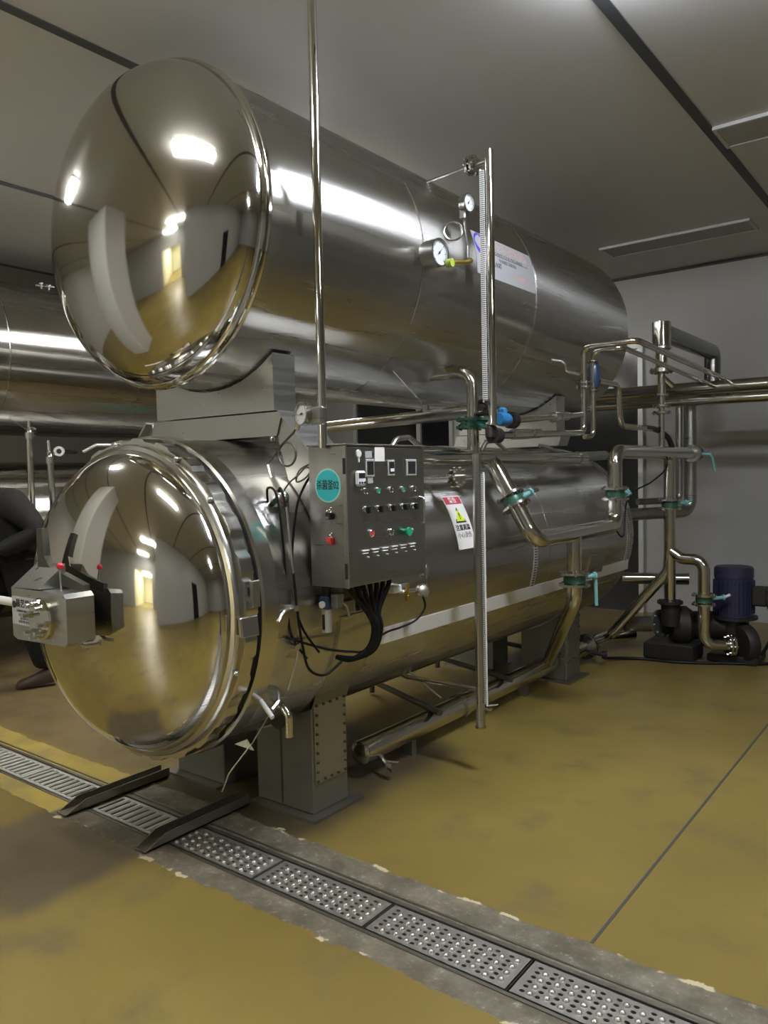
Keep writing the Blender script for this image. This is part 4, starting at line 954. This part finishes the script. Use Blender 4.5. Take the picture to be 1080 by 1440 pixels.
b = MB(); flange(b, (-1.93, 4.68, 2.17), (0, 0, 1), .036, .010, 6, .004); flange(b, (-1.93, 4.68, 1.99), (0, 0, 1), .036, .010, 6, .004); b.build('small_flange', M_FLANGE, rp)
b = MB(); b.tube([(-2.12, 4.50, 2.18), (-2.04, 4.50, 2.16), (-2.03, 4.52, 2.10), (-1.97, 4.56, 2.08)], .010, .03, 10); b.build('tank_link', M_BOLT, rp)
sv = empty('actuator_valve', (-1.93, 4.70, 2.08), 'small navy blue valve on the inner slim pipe', 'valve')
b = MB(); b.lathe([(0, -.08), (.022, -.08), (.034, -.05), (.034, .04), (.024, .07), (0, .08)], (-1.93, 4.70, 2.09), (0, 0, 1), 20); b.box(-1.95, -1.91, 4.70, 4.76, 2.05, 2.12, .008); b.build('valve_body', M_NAVY, sv)
b = MB(); b.tube([(-1.93, 4.76, 2.10), (-1.93, 4.79, 2.09), (-1.93, 4.78, 2.05)], .006, .01, 8); b.build('lever', M_BLUE, sv)
sl = empty('side_loop_pipe', (-1.93, 5.1, 1.8), 'slim pipe bent in an S from the navy valve towards the rear stack', 'pipe')
MB().tube([(-1.93, 4.76, 2.055), (-1.93, 5.12, 2.055), (-1.93, 5.14, 1.785), (-1.93, 5.76, 1.785)], .020, .08, 16).build('pipe_body', M_PIPE, sl)
hs = MB(); P = [Vector((-1.93, 5.62, 1.787)), Vector((-1.93, 5.80, 1.787)), Vector((-1.92, 5.95, 1.77)), Vector((-1.90, 6.08, 1.72)), Vector((-1.89, 6.12, 1.65))]
hs.tube(P, .021, .12, 14); hs.build('braided_hose', M_CAST, sl)
cable('grey_tube', [(-1.86, 5.87, 1.63), (-1.85, 5.86, 1.50), (-1.87, 5.6, 1.40), (-1.90, 5.2, 1.30), (-1.88, 5.05, 1.05), (-1.92, 4.98, 1.12)], .006, 'thin black tube curling behind the middle butterfly valve')
# rear stack
rs = empty('rear_pipe_stack', (-1.888, 5.87, 1.6), 'upright pipe stack with several flanges below the dark insulated elbow', 'pipe')
MB().tube([(-1.888, 5.87, 1.64), (-1.888, 5.87, 2.0)], .022, 0, 18).build('thin_pipe', M_PIPE, rs)
MB().tube([(-1.888, 5.87, 2.0), (-1.888, 5.87, 2.22)], .028, 0, 18).build('strainer_pipe', M_PIPE, rs)
MB().tube([(-1.888, 5.87, 2.22), (-1.888, 5.87, 2.40)], .042, 0, 18).build('wide_pipe', M_PIPE, rs)
b = MB(); flange(b, (-1.888, 5.87, 2.38), (0, 0, 1), .072, .014, 8, .007); b.build('top_flange', M_FLANGE, rs)
b = MB(); flange(b, (-1.888, 5.87, 2.215), (0, 0, 1), .085, .026, 10, .008); b.build('thick_flange', M_FLANGE, rs)
b = MB(); flange(b, (-1.888, 5.87, 2.035), (0, 0, 1), .05, .010, 6, .005); b.build('small_flange', M_FLANGE, rs)
b = MB(); flange(b, (-1.888, 5.87, 1.955), (0, 0, 1), .068, .012, 8, .009); flange(b, (-1.888, 5.87, 1.905), (0, 0, 1), .068, .012, 8, .009); b.build('valve_flange', M_FLANGE, rs)
MB().tube([(-1.888, 5.87, 2.17), (-1.83, 5.93, 2.10)], .026, 0, 14).build('strainer_arm', M_PIPE, rs)
ip = empty('insulated_pipe', (-1.888, 6.6, 2.5), 'thick dark foil wrapped pipe bending down by the back wall', 'pipe')
MB().tube([(-1.888, 5.90, 2.50), (-1.888, 7.25, 2.50), (-1.888, 7.25, 2.10), (-1.888, 6.9, 2.10)], .068, .06, 20).build('foil_wrap', M_FOIL, ip)
MB().tube([(-1.888, 5.87, 2.40), (-1.888, 5.87, 2.57)], .068, 0, 22).build('bright_cap', M_DOME, ip)
# pipes along the back wall
def wall_pipe(y, z0, z1, r, x0, x1, label, mat):
    o = MB().tube([(x0, y, z0), (x1, y, z1)], r, 0, 22).build('header_pipe', mat); return tag(o, label, 'pipe', 'header pipes on the back wall')
wall_pipe(6.80, 2.165, 2.115, .056, -3.4, 2.6, 'upper of the two thick header pipes leaving through the right edge', M_PIPE)
wall_pipe(6.66, 2.065, 1.985, .046, -3.4, 2.6, 'lower of the two thick header pipes leaving through the right edge', M_PIPE)
vp = empty('drop_pipe', (-1.96, 6.75, 1.1), 'twin dark upright pipes hanging below the thick header pipes', 'pipe')
MB().tube([(-1.95, 6.80, 2.1), (-1.95, 6.80, 1.12), (-2.2, 6.35, 1.12), (-2.32, 6.06, 1.12)], .05, .10, 20).build('thick_pipe', M_CAB, vp)
MB().tube([(-2.01, 6.70, 2.0), (-2.01, 6.70, 1.22), (-2.24, 6.34, 1.22)], .028, .06, 16).build('thin_pipe', M_CAB, vp)
tag(MB().tube([(-2.45, 6.55, .55), (-1.95, 6.75, .55)], .05, 0, 18).build('short_pipe', M_PIPE), 'short bright pipe low behind the lower retort end', 'pipe')

# pumps
pm = empty('vertical_pump', (-1.49, 6.36, 0), 'dark blue upright pump motor on a black pump by the back wall', 'pump', 'pumps by the back wall')
b = MB(); b.lathe([(0, .38), (.138, .38), (.138, .37)], (-1.50, 6.36, .34), (0, 0, 1), 36); b.lathe([(.138, 0), (.138, .30), (.142, .305), (.142, .37), (.13, .385), (0, .39)], (-1.50, 6.36, .34), (0, 0, 1), 36)
for k in range(30):
    a = 2*PI*k/30; b.box(.135, .150, -.003, .003, .03, .28, 0, Matrix.Translation((-1.50, 6.36, .34)) @ Matrix.Rotation(a, 4, 'Z'))
b.build('motor', M_MOTOR, pm)
b = MB(); b.lathe([(0, 0), (.17, 0), (.17, .02), (0, .02)], (-1.50, 6.36, .325), (0, 0, 1), 32); b.lathe([(0, 0), (.10, 0), (.11, .2), (0, .2)], (-1.50, 6.36, .14), (0, 0, 1), 28); b.build('pump_head', M_CAST, pm)
b = MB(); b.box(-1.36, -1.25, 6.28, 6.42, .44, .58, .012); b.build('terminal_box', M_CAST, pm)
b = MB(); b.lathe([(0, 0), (.13, 0), (.15, .03), (.15, .08), (.12, .1), (0, .1)], (-1.44, 6.24, .15), (.6, .75, 0), 28); b.box(-1.66, -1.30, 6.20, 6.52, 0, .06, .01); b.build('volute', M_CAST, pm)
b = MB(); b.tube([(-1.27, 6.3, .5), (-1.22, 6.28, .40), (-1.22, 6.26, .2), (-1.28, 6.25, .08)], .012, .06, 10); b.build('power_lead', M_BLACK, pm)
p2 = empty('horizontal_pump', (-1.95, 6.15, 0), 'black cast pump at the foot of the rear riser with a wide suction pipe', 'pump', 'pumps by the back wall')
b = MB(); b.lathe([(0, 0), (.12, 0), (.15, .04), (.15, .12), (.12, .16), (0, .16)], (-1.92, 6.16, .26), (.85, .5, 0), 28); b.tube([(-1.888, 6.07, .28), (-1.888, 6.06, .45)], .07, 0, 20); b.box(-2.1, -1.72, 6.05, 6.35, 0, .13, .012); b.build('volute', M_CAST, p2)
b = MB(); b.tube([(-2.36, 6.28, .20), (-1.98, 6.14, .27)], .062, 0, 22); flange(b, (-1.99, 6.145, .268), (.95, -.3, .15), .11, .02, 8, .01); b.build('suction_pipe', M_DULL, p2)
b = MB(); b.lathe([(0, 0), (.11, 0), (.11, .3), (0, .3)], (-1.78, 6.24, .26), (.85, .5, 0), 24); b.build('motor', M_CAST, p2)
cable('floor_cable', [(-2.30, 5.75, .03), (-2.1, 5.95, .012), (-1.8, 6.0, .012), (-1.5, 6.15, .012), (-1.3, 6.25, .012), (-1.15, 6.4, .012)], .012, 'black cable lying on the floor before the pumps')
tag(MB().box(-1.18, -.75, 6.9, 7.3, 0, .45, .03).build('equipment_crate', M_FRAME), 'pale grey equipment box half cut by the right edge behind the pump', 'box')

# ------------------------------------------------------------------ second retort beside it
DX = -3.93
dup(ret, (DX, 0, 0), 'lower shell of the second retort at the left edge, behind the walking person', None, ('warning',))
dup(ut, (DX, 0, 0), 'upper tank of the second retort at the left edge with long white highlight', None, ('nameplate',))
dup(fr, (DX, 0, 0), 'saddle stand of the second retort, beyond the left edge'); dup(fr2, (DX, 0, 0), 'far saddle stand of the second retort')
lp_ = empty('sensor_pipe', (-5.63, 3.0, .9), 'taller of two upright elbow pipes beside the person at the left', 'pipe', 'upright pipes at the second retort')
b = MB(); b.tube([(-6.12, 3.3, 1.91), (-5.93, 3.16, 1.90), (-5.93, 3.16, .75), (-6.06, 3.2, .70)], .027, .04, 18); b.build('pipe_body', M_PIPE, lp_)
b = MB(); b.lathe([(.02, -.03), (.036, -.03), (.036, .02), (.02, .02)], (-5.93, 3.16, 1.86), (0, 0, 1), 18); b.tube([(-6.0, 3.2, 1.98), (-6.0, 3.2, 1.4)], .016, 0, 12); b.build('coupling', M_BOLT, lp_)
lp2 = empty('sensor_pipe', (-5.34, 3.0, .9), 'shorter of two upright elbow pipes close to the dome door at the left', 'pipe', 'upright pipes at the second retort')
b = MB(); b.tube([(-5.86, 3.3, 1.71), (-5.62, 3.15, 1.70), (-5.60, 3.16, .8), (-6.05, 3.3, .75)], .025, .04, 18); b.build('pipe_body', M_PIPE, lp2)
b = MB(); b.lathe([(.02, -.03), (.034, -.03), (.034, .02), (.02, .02)], (-5.62, 3.15, 1.66), (0, 0, 1), 18); b.tube([(-5.72, 3.2, 1.81), (-5.71, 3.2, 1.68)], .012, 0, 12); b.build('coupling', M_BOLT, lp2)
tag(MB().box(-5.98, -5.50, 3.105, 3.12, 1.145, 1.167).build('cross_brace', M_FRAME), 'thin flat bar tying the two upright pipes at the left', 'bar')
# fittings seen in the slot between the two far vessels
tv = empty('tank_fitting', (-6.62, 3.6, 1.7), 'white ring flange between the vessels of the second retort', 'fitting')
b = MB(); b.lathe([(.022, -.03), (.042, -.03), (.042, .02), (.022, .02)], (-6.18, 3.55, 1.745), (.8, -.6, 0), 24); b.build('ring_flange', M_WHITE, tv)
b = MB(); b.tube([(-6.2, 3.6, 1.745), (-6.35, 3.8, 1.75)], .02, 0, 12); b.build('stub', M_CAST, tv)
b = MB(); b.tube([(-6.15, 3.75, 1.74), (-6.1, 3.85, 1.80), (-6.05, 4.1, 1.80), (-6.05, 4.12, 1.71), (-6.05, 4.6, 1.72)], .014, .03, 10); b.build('white_tube', M_FRAME, tv)
for k, lab in enumerate(('teal valve frame in the slot of the second retort, nearer the white ring', 'teal valve frame in the slot of the second retort, farther from the white ring')):
    y = 4.25+k*.30; t = empty('valve_frame', (-6.05, y, 1.7), lab, 'valve', 'teal valve frames')
    b = MB(); b.box(-6.10, -6.0, y-.10, y-.08, 1.68, 1.84); b.box(-6.10, -6.0, y+.08, y+.10, 1.68, 1.84); b.box(-6.10, -6.0, y-.10, y+.10, 1.82, 1.84); b.build('bracket', M_TEAL, t)
    b = MB(); b.lathe([(0, -.03), (.05, -.03), (.05, .03), (0, .03)], (-6.05, y, 1.75), (0, 0, 1), 18); b.build('valve_body', M_GREEN, t)
t = empty('vent_fitting', (-6.6, 3.72, 3.2), 'small vent fitting on top of the far left upper tank', 'fitting')
b = MB(); b.cyl(.012, (-6.62, 3.70, 3.19), (-6.62, 3.70, 3.25), 10); b.cyl(.03, (-6.62, 3.70, 3.235), (-6.62, 3.70, 3.247), 14); b.cyl(.012, (-6.60, 3.76, 3.19), (-6.60, 3.76, 3.24), 10); b.cyl(.028, (-6.60, 3.76, 3.225), (-6.60, 3.76, 3.237), 14); b.tube([(-6.64, 3.66, 3.225), (-6.58, 3.80, 3.225)], .01, 0, 8); b.build('cap', M_BOLT, t)

# ------------------------------------------------------------------ person walking at the left
def skin_obj(name, verts, edges, radii, mat, parent=None, sub=2, root=0):
    me = bpy.data.meshes.new(name); me.from_pydata(verts, edges, []); me.materials.append(mat)
    o = bpy.data.objects.new(name, me); COL.objects.link(o)
    if parent is not None: o.parent = parent; o.matrix_parent_inverse = Matrix.Translation(-origin_of(parent))
    o.modifiers.new('s', 'SKIN'); sv_ = me.skin_vertices[0].data
    for i, r in enumerate(radii): sv_[i].radius = r if isinstance(r, tuple) else (r, r)
    for i in range(len(sv_)): sv_[i].use_root = (i == root)
    ss = o.modifiers.new('d', 'SUBSURF'); ss.levels = sub; ss.render_levels = sub
    o.modifiers['s'].use_smooth_shade = True
    dg = bpy.context.evaluated_depsgraph_get(); me2 = bpy.data.meshes.new_from_object(o.evaluated_get(dg)); o.modifiers.clear(); o.data = me2
    me2.materials.clear(); me2.materials.append(mat); me2.shade_smooth(); return o
pe = empty('person', (-5.98, 2.93, 0), 'person in dark jacket and trousers striding left at the left edge', 'person')
px, py = -5.98, 2.93
V = {'pelvis': (px, py, .93), 'waist': (px-.03, py, 1.05), 'chest': (px-.10, py, 1.27), 'neck': (px-.17, py, 1.43), 'headb': (px-.20, py, 1.50), 'headm': (px-.225, py, 1.58), 'headt': (px-.225, py, 1.66),
     'shR': (px-.08, py-.17, 1.36), 'elR': (px+.10, py-.27, 1.14), 'wrR': (px-.17, py-.27, 1.02), 'shL': (px-.13, py+.17, 1.36), 'elL': (px-.12, py+.27, 1.10), 'wrL': (px-.32, py+.22, 1.02),
     'hipR': (px+.02, py-.10, .88), 'knR': (px+.08, py-.08, .50), 'anR': (px+.33, py-.04, .13), 'hipL': (px-.02, py+.10, .88), 'knL': (px-.26, py+.10, .52), 'anL': (px-.36, py+.08, .10)}
UP = ('waist', 'chest', 'neck', 'headb', 'headm', 'headt', 'shR', 'elR', 'wrR', 'shL', 'elL', 'wrL')
V = {k: (v if k in ('anR',) else (v[0]+(-.06 if k in ('headb', 'headm', 'headt') else .02 if k == 'neck' else .24 if k in UP else .17), v[1]-.02, v[2]-(.05 if k.startswith('head') or k == 'neck' else 0))) for k, v in V.items()}
K = list(V); I = {k: i for i, k in enumerate(K)}
E_ = [('pelvis', 'waist'), ('waist', 'chest'), ('chest', 'neck'), ('neck', 'headb'), ('headb', 'headm'), ('headm', 'headt'), ('chest', 'shR'), ('shR', 'elR'), ('elR', 'wrR'), ('chest', 'shL'), ('shL', 'elL'), ('elL', 'wrL'),
      ('pelvis', 'hipR'), ('hipR', 'knR'), ('knR', 'anR'), ('pelvis', 'hipL'), ('hipL', 'knL'), ('knL', 'anL')]
rad = dict(pelvis=.13, waist=.12, chest=.13, neck=.05, headb=.065, headm=.09, headt=.07, shR=.06, elR=.045, wrR=.03, shL=.06, elL=.045, wrL=.03, hipR=.09, knR=.06, anR=.042, hipL=.09, knL=.06, anL=.042)
body = skin_obj('body', [V[k] for k in K], [(I[a], I[c]) for a, c in E_], [rad[k] for k in K], M_SKIN, pe)
def cloth(name, keys, edges, radii, mat):
    ii = {k: i for i, k in enumerate(keys)}
    return skin_obj(name, [V[k] for k in keys], [(ii[a], ii[c]) for a, c in edges], radii, mat, pe)
cloth('jacket', ['pelvis', 'waist', 'chest', 'neck', 'shR', 'elR', 'wrR', 'shL', 'elL', 'wrL'], [('pelvis', 'waist'), ('waist', 'chest'), ('chest', 'neck'), ('chest', 'shR'), ('shR', 'elR'), ('elR', 'wrR'), ('chest', 'shL'), ('shL', 'elL'), ('elL', 'wrL')],
      [.19, .19, .20, .075, .11, .088, .056, .11, .088, .056], M_JACK)
cloth('trousers', ['pelvis', 'hipR', 'knR', 'anR', 'hipL', 'knL', 'anL'], [('pelvis', 'hipR'), ('hipR', 'knR'), ('knR', 'anR'), ('pelvis', 'hipL'), ('hipL', 'knL'), ('knL', 'anL')], [.155, .125, .095, .078, .125, .095, .075], M_TROU)
def shoe(a, toe, name):
    ax, ay, az = V[a]
    b = MB(); n = 14; prof = [(-.075, .034, .07), (-.05, .042, .11), (0, .045, .11), (.06, .046, .085), (.12, .050, .068), (.17, .047, .058), (.19, .036, .045), (.20, .02, .03)]
    dx, dz = toe; vs = []; fs = []
    for u, w_, h in prof:
        for k in range(n):
            t_ = 2*PI*k/n; yy = w_*math.cos(t_); zz = max(math.sin(t_), -.35)*h*.75+h*.26
            vs.append((ax+dx*u, ay+yy, az-.10+dz*(u+.05)+zz))
    for i in range(len(prof)-1):
        for k in range(n): fs.append((i*n+k, i*n+(k+1) % n, (i+1)*n+(k+1) % n, (i+1)*n+k))
    fs += [tuple(range(n)), tuple((len(prof)-1)*n+k for k in range(n))[::-1]]
    b.add(vs, fs); b.build(name, M_SHOE, pe)
shoe('anR', (-1, -.10), 'shoe'); shoe('anL', (-1, 0), 'shoe')
hd = V['headm']; b = MB(); b.sphere(.105, (hd[0]+.015, hd[1], hd[2]+.035), 20, 12, 1.02, .92, 1.0); b.build('hair', M_HAIR, pe)
for s, wr in ((-1, 'wrR'), (1, 'wrL')):
    w0 = Vector(V[wr]); d = Vector((-.9, 0, -.35)).normalized(); hv = [w0, w0+d*.05, w0+d*.085]; he = [(0, 1), (1, 2)]; hr = [.026, .030, .034]
    for j in range(4):
        base = w0+d*.09+Vector((0, (j-1.5)*.018, 0)); n0 = len(hv)
        L4 = (.034, .038, .036, .028)[j]; hv += [base, base+d*L4, base+d*L4*1.3+Vector((.01, 0, -.028))]; he += [(2, n0), (n0, n0+1), (n0+1, n0+2)]; hr += [.009, .0085, .0075]
    n0 = len(hv); hv += [w0+d*.05+Vector((0, -s*.03, -.01)), w0+d*.085+Vector((0, -s*.045, -.02))]; he += [(1, n0), (n0, n0+1)]; hr += [.011, .009]
    skin_obj('hand', hv, he, hr, M_SKIN, pe, 1)
b = MB(); b.sphere(.02, (hd[0]-.105, hd[1], hd[2]-.005), 10, 8, 1.1, .7, 1.3)
b.sphere(.022, (hd[0], hd[1]-.095, hd[2]), 8, 6, .8, .4, 1.3); b.sphere(.022, (hd[0], hd[1]+.095, hd[2]), 8, 6, .8, .4, 1.3); b.build('nose_and_ears', M_SKIN, pe)
b = MB()
for s in (-1, 1): b.sphere(.012, (hd[0]-.092, hd[1]+s*.032, hd[2]+.025), 10, 6)
b.build('eyes', M_INK, pe); MB().box(hd[0]-.098, hd[0]-.088, hd[1]-.022, hd[1]+.022, hd[2]-.05, hd[2]-.044).build('mouth', M_LRED, pe)

pe.rotation_euler = (0, 0, math.radians(60)); pe.location = (-5.60, 2.66, 0)

# ------------------------------------------------------------------ world, camera, view
w = bpy.data.worlds.new('w'); SC.world = w; w.use_nodes = True
w.node_tree.nodes['Background'].inputs[0].default_value = (.5, .5, .5, 1); w.node_tree.nodes['Background'].inputs[1].default_value = .05
f, yaw, pitch, roll = 1091.54, .655646719, .0498407545, -.0217549229
cy_, sy_ = math.cos(yaw), math.sin(yaw)
fwd = Vector((-sy_*math.cos(pitch), cy_*math.cos(pitch), -math.sin(pitch))); right = Vector((cy_, sy_, 0)); up = right.cross(fwd)
r_ = right*math.cos(roll)+up*math.sin(roll); u_ = -right*math.sin(roll)+up*math.cos(roll)
cam = bpy.data.objects.new('camera', bpy.data.cameras.new('camera')); COL.objects.link(cam)
M = Matrix.Identity(4)
for i in range(3): M[i][0] = r_[i]; M[i][1] = u_[i]; M[i][2] = -fwd[i]
M[0][3], M[1][3], M[2][3] = 0, 0, 1.5
cam.matrix_world = M
cam.data.sensor_fit = 'VERTICAL'; cam.data.sensor_height = 36.; cam.data.lens = f/1440*36; cam.data.clip_start = .05
SC.camera = cam
SC.view_settings.view_transform = 'Standard'; SC.view_settings.look = 'None'; SC.view_settings.exposure = .46; SC.view_settings.gamma = 1
SC.view_settings.use_curve_mapping = False
SC.cycles.use_denoising = True; SC.cycles.max_bounces = 10; SC.cycles.glossy_bounces = 6; SC.cycles.sample_clamp_indirect = 6
